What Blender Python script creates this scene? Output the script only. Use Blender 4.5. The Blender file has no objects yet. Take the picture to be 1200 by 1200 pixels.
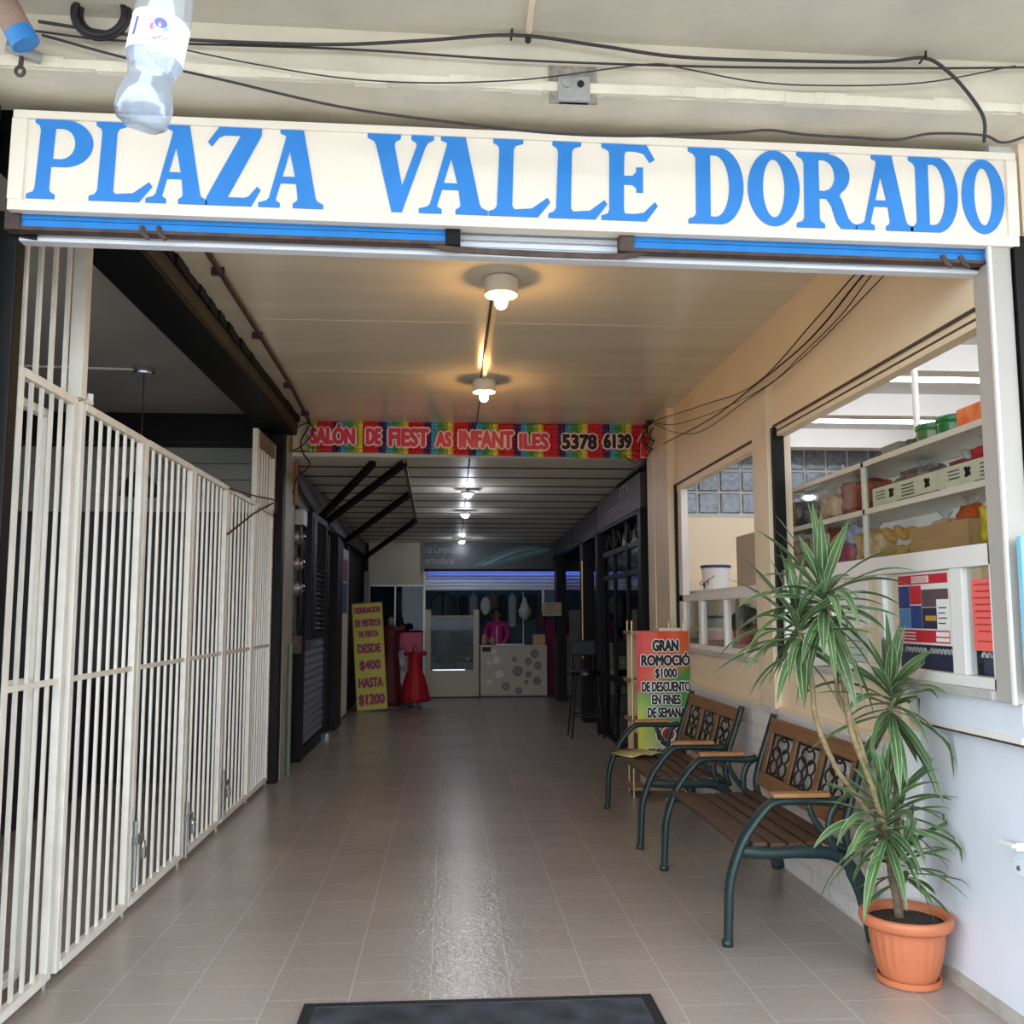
import bpy, math, random
from mathutils import Vector, Matrix
PI = math.pi
random.seed(7)
SC = bpy.context.scene
COL = SC.collection

# ------------------------------------------------------------------ camera, world, exposure
cam_data = bpy.data.cameras.new('camera')
cam_data.sensor_width = 36.0
cam_data.lens = 33.27
cam_data.clip_start = 0.05
cam = bpy.data.objects.new('camera', cam_data)
COL.objects.link(cam)
_right = Vector((0.99779, -0.06597, -0.00204))
_down = Vector((0.00514, 0.10747, -0.99420))
_fwd = Vector((0.06580, 0.99202, 0.10757))
_m = Matrix((( _right.x, -_down.x, -_fwd.x, 0.0), (_right.y, -_down.y, -_fwd.y, 0.0), (_right.z, -_down.z, -_fwd.z, 1.53), (0, 0, 0, 1)))
cam.matrix_world = _m
SC.camera = cam

world = bpy.data.worlds.new('sky')
SC.world = world
world.use_nodes = True
bg = world.node_tree.nodes['Background']
bg.inputs[0].default_value = (0.80, 0.90, 1.0, 1)
bg.inputs[1].default_value = 4.0
vs = SC.view_settings
vs.view_transform = 'Standard'
vs.look = 'None'
vs.gamma = 1.0
vs.use_curve_mapping = False
vs.exposure = 0.35

# ------------------------------------------------------------------ materials
def lin(c):
    c = c / 255.0
    return c / 12.92 if c <= 0.04045 else ((c + 0.055) / 1.055) ** 2.4
def rgb(r, g, b): return (lin(r), lin(g), lin(b), 1.0)
MATS = {}
def mat(name, col, rough=0.6, metal=0.0, var=0.0, vscale=6.0, bump=0.0, bscale=40.0, spec=0.5, col2=None, stretch=None):
    m = bpy.data.materials.new(name); m.use_nodes = True
    nt = m.node_tree; p = nt.nodes['Principled BSDF']
    c = rgb(*col)
    p.inputs['Base Color'].default_value = c
    p.inputs['Roughness'].default_value = rough
    p.inputs['Metallic'].default_value = metal
    p.inputs['Specular IOR Level'].default_value = spec
    tc = None
    if var > 0 or bump > 0:
        tc = nt.nodes.new('ShaderNodeTexCoord')
        src = tc.outputs['Object']
        if stretch:
            mp = nt.nodes.new('ShaderNodeMapping'); mp.inputs['Scale'].default_value = stretch
            nt.links.new(src, mp.inputs['Vector']); src = mp.outputs['Vector']
    if var > 0:
        n = nt.nodes.new('ShaderNodeTexNoise'); n.inputs['Scale'].default_value = vscale; n.inputs['Detail'].default_value = 6
        nt.links.new(src, n.inputs['Vector'])
        r = nt.nodes.new('ShaderNodeValToRGB')
        r.color_ramp.elements[0].position = 0.36; r.color_ramp.elements[1].position = 0.62
        a = rgb(*col2) if col2 else tuple(x * (1 - var) for x in c[:3]) + (1,)
        r.color_ramp.elements[0].color = a; r.color_ramp.elements[1].color = c
        nt.links.new(n.outputs['Fac'], r.inputs['Fac']); nt.links.new(r.outputs['Color'], p.inputs['Base Color'])
    if bump > 0:
        n2 = nt.nodes.new('ShaderNodeTexNoise'); n2.inputs['Scale'].default_value = bscale; n2.inputs['Detail'].default_value = 4
        nt.links.new(src, n2.inputs['Vector'])
        b = nt.nodes.new('ShaderNodeBump'); b.inputs['Strength'].default_value = bump; b.inputs['Distance'].default_value = 0.02
        nt.links.new(n2.outputs['Fac'], b.inputs['Height']); nt.links.new(b.outputs['Normal'], p.inputs['Normal'])
    MATS[name] = m
    return m
def emat(name, col, strength):
    m = bpy.data.materials.new(name); m.use_nodes = True
    nt = m.node_tree; nt.nodes.remove(nt.nodes['Principled BSDF'])
    e = nt.nodes.new('ShaderNodeEmission'); e.inputs[0].default_value = rgb(*col); e.inputs[1].default_value = strength
    nt.links.new(e.outputs[0], nt.nodes['Material Output'].inputs[0])
    return m
def glassmat(name, tint=(235, 240, 240), gloss=0.10, rough=0.03, haze=0.0, hazecol=(255, 255, 255)):
    m = bpy.data.materials.new(name); m.use_nodes = True
    nt = m.node_tree; nt.nodes.remove(nt.nodes['Principled BSDF'])
    t = nt.nodes.new('ShaderNodeBsdfTransparent'); t.inputs[0].default_value = rgb(*tint)
    g = nt.nodes.new('ShaderNodeBsdfGlossy'); g.inputs['Roughness'].default_value = rough
    mx = nt.nodes.new('ShaderNodeMixShader')
    f = nt.nodes.new('ShaderNodeLayerWeight'); f.inputs['Blend'].default_value = 0.5
    pw = nt.nodes.new('ShaderNodeMath'); pw.operation = 'POWER'; pw.inputs[1].default_value = 5.0
    ad = nt.nodes.new('ShaderNodeMath'); ad.operation = 'MULTIPLY_ADD'; ad.inputs[1].default_value = 0.7; ad.inputs[2].default_value = gloss; ad.use_clamp = True
    nt.links.new(f.outputs['Facing'], pw.inputs[0]); nt.links.new(pw.outputs[0], ad.inputs[0]); nt.links.new(ad.outputs[0], mx.inputs[0])
    nt.links.new(t.outputs[0], mx.inputs[1]); nt.links.new(g.outputs[0], mx.inputs[2])
    out = mx.outputs[0]
    if haze > 0:
        d = nt.nodes.new('ShaderNodeBsdfDiffuse'); d.inputs[0].default_value = rgb(*hazecol)
        tl = nt.nodes.new('ShaderNodeBsdfTranslucent'); tl.inputs[0].default_value = rgb(*hazecol)
        dm = nt.nodes.new('ShaderNodeMixShader'); nt.links.new(d.outputs[0], dm.inputs[1]); nt.links.new(tl.outputs[0], dm.inputs[2])
        m2 = nt.nodes.new('ShaderNodeMixShader'); m2.inputs[0].default_value = haze
        nt.links.new(out, m2.inputs[1]); nt.links.new(dm.outputs[0], m2.inputs[2]); out = m2.outputs[0]
    nt.links.new(out, nt.nodes['Material Output'].inputs[0])
    return m
def brickmat(name, c1, c2, mortar, w, h, msize, rough, axes='YZ', bump=0.3, offset=0.5, var=0.06, wave=False, shift=(0, 0), spec=0.5):
    m = bpy.data.materials.new(name); m.use_nodes = True
    nt = m.node_tree; p = nt.nodes['Principled BSDF']
    p.inputs['Roughness'].default_value = rough; p.inputs['Specular IOR Level'].default_value = spec
    g = nt.nodes.new('ShaderNodeNewGeometry'); s = nt.nodes.new('ShaderNodeSeparateXYZ'); c = nt.nodes.new('ShaderNodeCombineXYZ')
    nt.links.new(g.outputs['Position'], s.inputs[0])
    for i, a in enumerate(axes):
        ad = nt.nodes.new('ShaderNodeMath'); ad.operation = 'ADD'; ad.inputs[1].default_value = shift[i]
        nt.links.new(s.outputs[a], ad.inputs[0]); nt.links.new(ad.outputs[0], c.inputs[i])
    b = nt.nodes.new('ShaderNodeTexBrick'); b.offset = offset
    b.inputs['Scale'].default_value = 1.0; b.inputs['Brick Width'].default_value = w; b.inputs['Row Height'].default_value = h
    b.inputs['Mortar Size'].default_value = msize; b.inputs['Mortar Smooth'].default_value = 0.2; b.inputs['Bias'].default_value = 0
    b.inputs['Color1'].default_value = rgb(*c1); b.inputs['Color2'].default_value = rgb(*c2); b.inputs['Mortar'].default_value = rgb(*mortar)
    nt.links.new(c.outputs[0], b.inputs['Vector'])
    n = nt.nodes.new('ShaderNodeTexNoise'); n.inputs['Scale'].default_value = 1.3; n.inputs['Detail'].default_value = 8
    nt.links.new(g.outputs['Position'], n.inputs['Vector'])
    mx = nt.nodes.new('ShaderNodeMix'); mx.data_type = 'RGBA'; mx.blend_type = 'MULTIPLY'; mx.inputs[0].default_value = 1.0
    r = nt.nodes.new('ShaderNodeValToRGB'); r.color_ramp.elements[0].position = 0.3; r.color_ramp.elements[1].position = 0.7
    r.color_ramp.elements[0].color = (1 - var * 2, 1 - var * 2, 1 - var * 2, 1); r.color_ramp.elements[1].color = (1, 1, 1, 1)
    nt.links.new(n.outputs['Fac'], r.inputs['Fac'])
    nt.links.new(b.outputs['Color'], mx.inputs['A']); nt.links.new(r.outputs['Color'], mx.inputs['B'])
    nt.links.new(mx.outputs['Result'], p.inputs['Base Color'])
    bp = nt.nodes.new('ShaderNodeBump'); bp.invert = True; bp.inputs['Strength'].default_value = bump; bp.inputs['Distance'].default_value = 0.01
    nt.links.new(b.outputs['Fac'], bp.inputs['Height'])
    n2 = nt.nodes.new('ShaderNodeTexNoise'); n2.inputs['Scale'].default_value = 26 if wave else 18; n2.inputs['Detail'].default_value = 3; n2.inputs['Distortion'].default_value = 1.2
    nt.links.new(g.outputs['Position'], n2.inputs['Vector'])
    bp2 = nt.nodes.new('ShaderNodeBump'); bp2.inputs['Strength'].default_value = 0.14 if wave else 0.7; bp2.inputs['Distance'].default_value = 0.02
    nt.links.new(n2.outputs['Fac'], bp2.inputs['Height']); nt.links.new(bp.outputs['Normal'], bp2.inputs['Normal'])
    nt.links.new(bp2.outputs['Normal'], p.inputs['Normal'])
    return m
def gradmat(name, stops, axis='Z', lo=0.0, hi=1.0, rough=0.45, wobble=0.0, const=False, noise_scale=2.0):
    m = bpy.data.materials.new(name); m.use_nodes = True
    nt = m.node_tree; p = nt.nodes['Principled BSDF']; p.inputs['Roughness'].default_value = rough
    tc = nt.nodes.new('ShaderNodeTexCoord'); s = nt.nodes.new('ShaderNodeSeparateXYZ'); nt.links.new(tc.outputs['Object'], s.inputs[0])
    mr = nt.nodes.new('ShaderNodeMapRange'); mr.inputs['From Min'].default_value = lo; mr.inputs['From Max'].default_value = hi
    if wobble:
        n = nt.nodes.new('ShaderNodeTexNoise'); n.inputs['Scale'].default_value = noise_scale; nt.links.new(tc.outputs['Object'], n.inputs['Vector'])
        ma = nt.nodes.new('ShaderNodeMath'); ma.operation = 'MULTIPLY_ADD'; ma.inputs[1].default_value = wobble
        nt.links.new(n.outputs['Fac'], ma.inputs[0]); nt.links.new(s.outputs[axis], ma.inputs[2]); nt.links.new(ma.outputs[0], mr.inputs['Value'])
    else:
        nt.links.new(s.outputs[axis], mr.inputs['Value'])
    r = nt.nodes.new('ShaderNodeValToRGB'); cr = r.color_ramp
    cr.interpolation = 'CONSTANT' if const else 'LINEAR'
    while len(cr.elements) < len(stops): cr.elements.new(0.5)
    for e, (pos, c) in zip(cr.elements, stops): e.position = pos
    for e, (pos, c) in zip(cr.elements, stops): e.color = rgb(*c)
    nt.links.new(mr.outputs[0], r.inputs['Fac']); nt.links.new(r.outputs['Color'], p.inputs['Base Color'])
    return m

cream = mat('cream_paint', (226, 208, 178), 0.5, var=0.10, vscale=2.5, bump=0.05, bscale=30)
cream_wall = mat('cream_wall_paint', (238, 217, 184), 0.45, var=0.07, vscale=1.6, bump=0.05, bscale=12)
canopy_paint = mat('canopy_paint', (205, 198, 182), 0.7, var=0.14, vscale=2.2, bump=0.12, bscale=25)
beam_paint = mat('beam_paint', (222, 211, 190), 0.7, var=0.16, vscale=3.0, bump=0.25, bscale=18)
ceil_paint = mat('ceiling_gloss_paint', (236, 226, 202), 0.18, var=0.10, vscale=0.9, bump=0.03, bscale=4, stretch=(0.5, 4, 1))
white_paint = mat('white_paint', (232, 228, 222), 0.5, var=0.05, vscale=3, bump=0.03, bscale=14)
white_panel = mat('white_panel', (226, 230, 238), 0.42, var=0.06, vscale=3, bump=0.02, bscale=9)
gate_paint = mat('gate_paint', (233, 227, 214), 0.4, var=0.10, vscale=9)
black_paint = mat('black_paint', (13, 12, 13), 0.5, spec=0.22, var=0.35, vscale=9, bump=0.1, bscale=30)
dark_wall = mat('dark_wall', (62, 58, 55), 0.7, var=0.2, vscale=4, bump=0.15, bscale=25)
dark_room = mat('dark_room_wall', (44, 40, 48), 0.5, var=0.2, vscale=3)
grey_ceiling = mat('grey_ceiling', (176, 172, 166), 0.6, var=0.12, vscale=1.5)
siding = mat('pale_siding', (150, 152, 146), 0.5)
slat_cream = mat('slat_ceiling', (246, 240, 222), 0.5, var=0.08, vscale=2)
tile = brickmat('floor_tile', (166, 153, 144), (162, 149, 139), (186, 175, 165), 0.326, 0.326, 0.0030, 0.22, axes='YX', bump=0.25, offset=0.5, var=0.06, wave=True, shift=(0.06, 0.066 + 3.26), spec=0.5)
brick = brickmat('white_brick', (234, 227, 220), (228, 221, 213), (222, 214, 207), 0.25, 0.10, 0.012, 0.45, axes='YZ', bump=0.55, var=0.05)
sign_blue = mat('sign_blue_paint', (38, 128, 208), 0.5, var=0.06, vscale=8)
sign_board = mat('sign_board_paint', (236, 225, 208), 0.5, var=0.04, vscale=4)
blue_bar = mat('blue_steel', (46, 132, 205), 0.4, var=0.12, vscale=14)
rust = mat('rusty_steel', (92, 74, 66), 0.7, 0.2, var=0.4, vscale=18, bump=0.2, bscale=60)
slat_white = mat('white_steel_slat', (226, 229, 234), 0.35, var=0.05, vscale=8)
cable_m = mat('cable_rubber', (54, 46, 50), 0.55)
cable_blk = mat('black_cable', (26, 24, 26), 0.5)
grey_plastic = mat('grey_box', (166, 164, 160), 0.5, var=0.15, vscale=20)
porcelain = mat('porcelain', (236, 230, 220), 0.3)
bench_iron = mat('green_cast_iron', (30, 50, 49), 0.42, var=0.2, vscale=20, bump=0.08, bscale=80)
bench_wood = mat('bench_wood', (136, 96, 62), 0.5, var=0.3, vscale=7, bump=0.08, bscale=20, stretch=(9, 0.8, 9))
seat_wood = mat('seat_wood', (80, 56, 41), 0.45, var=0.3, vscale=7, bump=0.08, bscale=20, stretch=(9, 0.8, 9))
arm_wood = mat('arm_wood', (176, 124, 74), 0.5, var=0.25, vscale=8, stretch=(1, 9, 9))
terracotta = mat('terracotta_plastic', (196, 114, 76), 0.45, var=0.06, vscale=5)
soil = mat('soil', (66, 54, 46), 0.95, var=0.5, vscale=60, bump=0.8, bscale=90)
leaf_g = mat('leaf_green', (84, 114, 70), 0.36, var=0.4, vscale=9)
leaf_c = mat('leaf_stripe', (170, 186, 140), 0.42)
stem_m = mat('stem_bark', (150, 128, 92), 0.7, var=0.35, vscale=40, bump=0.4, bscale=70)
trunk_m = mat('trunk_bark', (116, 96, 80), 0.8, var=0.3, vscale=30, bump=0.4, bscale=50)
mat_rubber = mat('doormat_rubber', (30, 32, 40), 0.75, var=0.5, vscale=7, bump=0.4, bscale=200, col2=(58, 62, 72))
glass = glassmat('clear_glass', tint=(244, 246, 245), gloss=0.03)
glass_dark = glassmat('shop_glass', tint=(188, 196, 202), gloss=0.012)
brass = mat('brass', (196, 168, 120), 0.3, 1.0)
chrome = mat('chrome', (200, 202, 206), 0.18, 1.0)
steel = mat('galvanised_steel', (160, 160, 158), 0.4, 0.8, var=0.15, vscale=20)
cardboard = mat('cardboard', (206, 164, 116), 0.8, var=0.08, vscale=8)
paper = mat('paper', (234, 232, 228), 0.7)
carton = mat('pale_carton', (222, 220, 206), 0.6)
ink = mat('black_ink', (26, 24, 28), 0.6)
ink_white = mat('white_ink', (240, 236, 232), 0.6)
ink_grey = mat('grey_ink', (96, 94, 104), 0.6)
conduit_m = mat('conduit_brown', (66, 52, 46), 0.6, var=0.2, vscale=12)
shutter_grey = mat('grey_shutter', (128, 136, 146), 0.4, 0.3, var=0.1, vscale=10)
matblack = mat('matt_black', (18, 17, 19), 0.5)

# ------------------------------------------------------------------ mesh helpers
BASE = {}
class MB:
    def __init__(s): s.v = []; s.f = []; s.m = []
    def add(s, v, f, mi=0):
        o = len(s.v); s.v += [Vector(p) for p in v]
        for q in f: s.f.append([o + i for i in q]); s.m.append(mi)
        return s
    def box(s, x0, x1, y0, y1, z0, z1, mi=0):
        return s.add([(x0, y0, z0), (x1, y0, z0), (x1, y1, z0), (x0, y1, z0), (x0, y0, z1), (x1, y0, z1), (x1, y1, z1), (x0, y1, z1)],
                     [(0, 3, 2, 1), (4, 5, 6, 7), (0, 1, 5, 4), (1, 2, 6, 5), (2, 3, 7, 6), (3, 0, 4, 7)], mi)
    def bar(s, a, b, w, h, up=(0, 0, 1), mi=0):          # rectangular bar from a to b
        a = Vector(a); b = Vector(b); d = (b - a).normalized(); up = Vector(up)
        if abs(d.dot(up)) > 0.98: up = Vector((1, 0, 0))
        r = d.cross(up).normalized(); u = r.cross(d).normalized()
        v = []
        for p in (a, b):
            for sx, sz in ((-1, -1), (1, -1), (1, 1), (-1, 1)): v.append(p + r * (sx * w / 2) + u * (sz * h / 2))
        return s.add(v, [(0, 1, 2, 3), (7, 6, 5, 4), (0, 4, 5, 1), (1, 5, 6, 2), (2, 6, 7, 3), (3, 7, 4, 0)], mi)
    def tube(s, pts, r, n=8, closed=False, ry=None, up=(0, 0, 1), mi=0, square=False):
        pts = [Vector(p) for p in pts]; N = len(pts)
        rad = r if isinstance(r, (list, tuple)) else [r] * N
        ryy = ry if isinstance(ry, (list, tuple)) else [ry] * N
        v = []; prev = None
        for i, p in enumerate(pts):
            if closed: d = pts[(i + 1) % N] - pts[i - 1]
            else: d = pts[min(i + 1, N - 1)] - pts[max(i - 1, 0)]
            d.normalize()
            if prev is None:
                u0 = Vector(up)
                if abs(d.dot(u0)) > 0.95: u0 = Vector((0, 1, 0)) if abs(d.y) < 0.9 else Vector((1, 0, 0))
                a = (u0 - d * d.dot(u0)).normalized()
            else:
                a = (prev - d * d.dot(prev)).normalized()
            prev = a; b = d.cross(a)
            for k in range(n):
                t = 2 * PI * k / n + (PI / 4 if square else 0)
                q = rad[i]; qy = ryy[i] if ryy[i] is not None else q
                if square: q *= 1.414; qy *= 1.414
                v.append(p + a * (math.cos(t) * q) + b * (math.sin(t) * qy))
        f = []
        for i in range(N if closed else N - 1):
            j = (i + 1) % N
            for k in range(n): f.append((i * n + k, i * n + (k + 1) % n, j * n + (k + 1) % n, j * n + k))
        if not closed:
            f.append(tuple(range(n - 1, -1, -1))); f.append(tuple((N - 1) * n + k for k in range(n)))
        return s.add(v, f, mi)
    def lathe(s, prof, c, n=32, mi=0, wob=None, cap=True):
        c = Vector(c); v = []
        for (r, z) in prof:
            for k in range(n):
                t = 2 * PI * k / n; rr = r * (wob(t, z) if wob else 1)
                v.append(c + Vector((math.cos(t) * rr, math.sin(t) * rr, z)))
        f = []
        for i in range(len(prof) - 1):
            for k in range(n): f.append((i * n + k, i * n + (k + 1) % n, (i + 1) * n + (k + 1) % n, (i + 1) * n + k))
        if cap:
            f.append(tuple(range(n - 1, -1, -1))); f.append(tuple((len(prof) - 1) * n + k for k in range(n)))
        return s.add(v, f, mi)
    def ball(s, c, r, n=12, mi=0, sz=(1, 1, 1)):
        c = Vector(c); v = []; f = []
        for i in range(n + 1):
            ph = PI * i / n
            for k in range(n * 2):
                t = PI * k / n
                v.append(c + Vector((math.sin(ph) * math.cos(t) * r * sz[0], math.sin(ph) * math.sin(t) * r * sz[1], math.cos(ph) * r * sz[2])))
        for i in range(n):
            for k in range(n * 2): f.append((i * 2 * n + k, (i + 1) * 2 * n + k, (i + 1) * 2 * n + (k + 1) % (2 * n), i * 2 * n + (k + 1) % (2 * n)))
        return s.add(v, f, mi)
    def prism(s, poly, axis, a, b, mi=0):                 # polygon of two coordinates extruded along axis from a to b
        v = []
        for q in (a, b):
            for (p0, p1) in poly: v.append({'x': (q, p0, p1), 'y': (p0, q, p1), 'z': (p0, p1, q)}[axis])
        n = len(poly); f = [tuple(range(n)), tuple(range(2 * n - 1, n - 1, -1))]
        for i in range(n): f.append((i, i + n, (i + 1) % n + n, (i + 1) % n))
        return s.add(v, f, mi)
    def quad(s, a, b, c, d, mi=0): return s.add([a, b, c, d], [(0, 1, 2, 3)], mi)
    def build(s, name, m, parent=None, smooth=False, bevel=0.0, local=False, seg=2):
        me = bpy.data.meshes.new(name)
        off = Vector((0, 0, 0))
        if parent is not None and not local: off = BASE.get(parent.name, off)
        me.from_pydata([p - off for p in s.v], [], s.f)
        ms = m if isinstance(m, (list, tuple)) else [m]
        for q in ms: me.materials.append(q)
        if len(ms) > 1:
            for p, i in zip(me.polygons, s.m): p.material_index = i
        bm_fix(me)
        if smooth:
            for p in me.polygons: p.use_smooth = True
        o = bpy.data.objects.new(name, me); COL.objects.link(o)
        if parent is not None:
            o.parent = parent; BASE[o.name] = off
        if bevel > 0:
            b = o.modifiers.new('bevel', 'BEVEL'); b.width = bevel; b.segments = seg; b.limit_method = 'ANGLE'
        return o
import bmesh
def bm_fix(me):
    b = bmesh.new(); b.from_mesh(me); bmesh.ops.recalc_face_normals(b, faces=b.faces); b.to_mesh(me); b.free()
def smooth_angle(o, deg=40):
    for p in o.data.polygons: p.use_smooth = True
    try:
        o.data.set_sharp_from_angle(angle=math.radians(deg))
    except Exception: pass
    return o
def tag(o, label, cat, group=None, kind=None):
    o['label'] = label; o['category'] = cat
    if group: o['group'] = group
    if kind: o['kind'] = kind
    return o
def thing(name, label, cat, loc=(0, 0, 0), group=None):
    o = bpy.data.objects.new(name, None); COL.objects.link(o); o.location = loc; o.empty_display_size = 0.05
    BASE[o.name] = Vector(loc)
    return tag(o, label, cat, group)
def solo(mb, name, m, label, cat, group=None, smooth=False, bevel=0.0, kind=None):
    o = mb.build(name, m, None, smooth, bevel)
    # origin to the base of the thing
    vs_ = [v.co for v in o.data.vertices]
    c = Vector(((min(v.x for v in vs_) + max(v.x for v in vs_)) / 2, (min(v.y for v in vs_) + max(v.y for v in vs_)) / 2, min(v.z for v in vs_)))
    o.data.transform(Matrix.Translation(-c)); o.location = c
    BASE[o.name] = c
    return tag(o, label, cat, group, kind)
def struct(name, mb, m, parent=None, bevel=0.0, smooth=False):
    o = mb.build(name, m, parent, smooth, bevel)
    o['kind'] = 'structure'
    return o
def sbox(name, m, *b, parent=None, bevel=0.0): return struct(name, MB().box(*b), m, parent, bevel)
def catmull(pts, k=6):
    pts = [Vector(p) for p in pts]; out = []
    P = [pts[0] * 2 - pts[1]] + pts + [pts[-1] * 2 - pts[-2]]
    for i in range(1, len(P) - 2):
        for j in range(k):
            t = j / k; a, b, c, d = P[i - 1], P[i], P[i + 1], P[i + 2]
            out.append(0.5 * ((2 * b) + (c - a) * t + (2 * a - 5 * b + 4 * c - d) * t * t + (3 * b - a - 3 * c + d) * t ** 3))
    out.append(pts[-1]); return out
def copy_tree(root, loc, label=None, rotz=None):
    r = root.copy(); COL.objects.link(r); r.location = loc; BASE[r.name] = Vector(loc)
    if label: r['label'] = label
    if rotz is not None: r.rotation_euler.z = rotz
    for ch in root.children:
        c = ch.copy(); COL.objects.link(c); c.parent = r
        for g in ch.children:
            d = g.copy(); COL.objects.link(d); d.parent = c
    return r
TXT = {}
def text_verts(body):
    if body in TXT: return TXT[body]
    c = bpy.data.curves.new('lettering', 'FONT'); c.body = body; c.resolution_u = 4
    o = bpy.data.objects.new('lettering', c); COL.objects.link(o)
    bpy.context.view_layer.update()
    dg = bpy.context.evaluated_depsgraph_get()
    me = bpy.data.meshes.new_from_object(o.evaluated_get(dg))
    v = [p.co.copy() for p in me.vertices]; f = [tuple(p.vertices) for p in me.polygons]
    bpy.data.objects.remove(o); bpy.data.curves.remove(c); bpy.data.meshes.remove(me)
    TXT[body] = (v, f); return v, f
def text(mb, body, c, u, v, w, h, lift=0.002, bold=0.0, mi=0, slant=0.0):
    """flat printed lettering fitted into a w x h box centred at c; u right, v up; bold thickens the strokes by that many metres"""
    tv, tf = text_verts(body)
    x0 = min(p.x for p in tv); x1 = max(p.x for p in tv); y0 = min(p.y for p in tv); y1 = max(p.y for p in tv)
    u = Vector(u).normalized(); v = Vector(v).normalized(); n = u.cross(v); c = Vector(c)
    if w is None: w = h * (x1 - x0) / (y1 - y0)
    shifts = [(0, 0)]
    if bold: shifts += [(bold * math.cos(k * PI / 4), bold * math.sin(k * PI / 4)) for k in range(8)]
    for k, (sx, sy) in enumerate(shifts):
        out = []
        for p in tv:
            a = ((p.x - x0) / (x1 - x0) - 0.5) * w; b = ((p.y - y0) / (y1 - y0) - 0.5) * h
            out.append(c + u * (a + slant * b + sx) + v * (b + sy) + n * (lift + .00003 * k))
        mb.add(out, tf, mi)
    return mb
XR = (1, 0, 0); UP = (0, 0, 1)
MY = (0, -1, 0)      # text on the right wall, read from the passage: right = -Y
PY = (0, 1, 0)       # text on the left wall: right = +Y

exec_order = None
# ================================================================== STRUCTURE
sbox('floor', tile, -6.3, 6.3, 1.0, 22.2, -0.12, 0.0)
sbox('ground_street', mat('street_concrete', (150, 146, 140), 0.8, var=0.15, vscale=1.5), -40, 40, -60, 1.0, -0.12, -0.002)
sbox('ceiling', ceil_paint, -1.47, 2.12, 3.5, 9.32, 3.42, 3.52)
sbox('ceiling_roof_slab', dark_wall, -6.4, 6.4, 3.45, 22.3, 3.72, 3.85)
sbox('wall_back', dark_wall, -6.4, 6.4, 22.0, 22.2, 0, 3.72)
sbox('wall_outer_left', dark_wall, -6.4, -6.2, 3.3, 22, 0, 3.72)
sbox('wall_outer_right', dark_wall, 6.2, 6.4, 3.3, 22, 0, 3.72)
struct('wall_front_left', MB().box(-2.3, -1.655, 3.28, 3.42, 0, 3.72).box(-6.4, -2.3, 3.28, 3.42, 0, .9).box(-6.4, -2.3, 3.28, 3.42, 3.0, 3.72).box(-6.4, -5.0, 3.28, 3.42, .9, 3.0), dark_wall)  # unseen window opening added to brighten the left room
SL = 0.0125
def sloped(mb):
    for p in mb.v: p.z -= SL * (p.x - 0.29)
    return mb
# canopy in front with its edge beam
struct('ceiling_canopy', sloped(MB().box(-6.4, 6.4, 1.1, 3.3, 3.575, 3.72)), canopy_paint)
struct('trim_canopy_beam', sloped(MB().box(-6.4, 6.4, 3.17, 3.45, 3.372, 3.60)), beam_paint)
_lb = MB()
for i in range(60):
    x0 = -3.2 + i * 0.11; j = random.uniform(0, 0.012)
    _lb.box(x0, x0 + 0.112, 3.150 + random.uniform(0, .006), 3.18, 3.372 + random.uniform(-.003, .004), 3.405 + j)
struct('trim_beam_edge', sloped(_lb), mat('plaster_edge', (236, 226, 204), 0.75, var=0.12, vscale=10, bump=0.3, bscale=30))
sbox('wall_front_header', cream, -1.66, 2.3, 3.52, 3.62, 3.02, 3.72)
# right front wall with an unseen shop opening, assumed so that daylight enters
_w = MB().box(2.2, 2.55, 3.37, 3.5, 0, 3.72).box(2.55, 6.4, 3.37, 3.5, 0, 1.1).box(2.55, 6.4, 3.37, 3.5, 3.1, 3.72)
struct('wall_front_right', _w, cream)
# right wall of the passage
sbox('wall_right_brick', brick, 2.035, 2.16, 4.24, 9.3, 0, 0.945)
sbox('wall_right_band', cream_wall, 2.05, 2.16, 4.24, 9.3, 0.945, 1.205)
sbox('trim_band_white', white_panel, 2.085, 2.16, 3.37, 4.24, 1.075, 1.205)
sbox('wall_right_fascia', cream_wall, 2.05, 2.16, 3.48, 9.3, 2.70, 3.60)
sbox('trim_ledge', cream_wall, 2.028, 2.07, 4.24, 9.3, 0.94, 0.965)
sbox('trim_sill_right', mat('sill_grey', (186, 182, 178), 0.6, var=0.1, vscale=6), 2.035, 2.16, 3.48, 8.47, 1.205, 1.240, bevel=0.004)
sbox('wall_right_pier', cream, 1.985, 2.16, 8.45, 9.3, 0, 3.42)
sbox('trim_pier_edge', cream, 1.975, 2.05, 9.0, 9.3, 0, 3.2, bevel=0.006)
sbox('trim_pilaster', cream, 2.005, 2.16, 5.80, 6.10, 0.945, 3.0, bevel=0.006)
sbox('trim_corner_pier', mat('pier_paint', (176, 169, 161), 0.5, var=0.06, vscale=4), 2.05, 2.135, 3.355, 3.475, 1.20, 3.05, bevel=0.005)
sbox('trim_corner_bead', white_paint, 2.043, 2.055, 3.35, 3.365, 1.20, 2.95)
sbox('wall_right_counter', white_panel, 2.125, 2.2, 3.37, 4.24, 0.0, 1.205)
sbox('wall_right_return', white_paint, 2.03, 2.13, 4.225, 4.27, 0.0, 1.0)
sbox('trim_counter_strip', white_paint, 2.075, 2.13, 3.37, 4.22, 1.055, 1.078)
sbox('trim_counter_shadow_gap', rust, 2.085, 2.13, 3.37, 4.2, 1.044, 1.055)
sbox('baseboard_right', mat('cement_skirting', (186, 178, 166), 0.8, var=0.2, vscale=12), 2.105, 2.13, 3.37, 4.225, 0, 0.05)
for i, yy in enumerate((4.7, 6.0, 7.3)):
    sbox('trim_ceiling_joint_%d' % (i + 1), ceil_paint, -1.44, 2.04, yy, yy + .012, 3.4185, 3.425)
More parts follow.
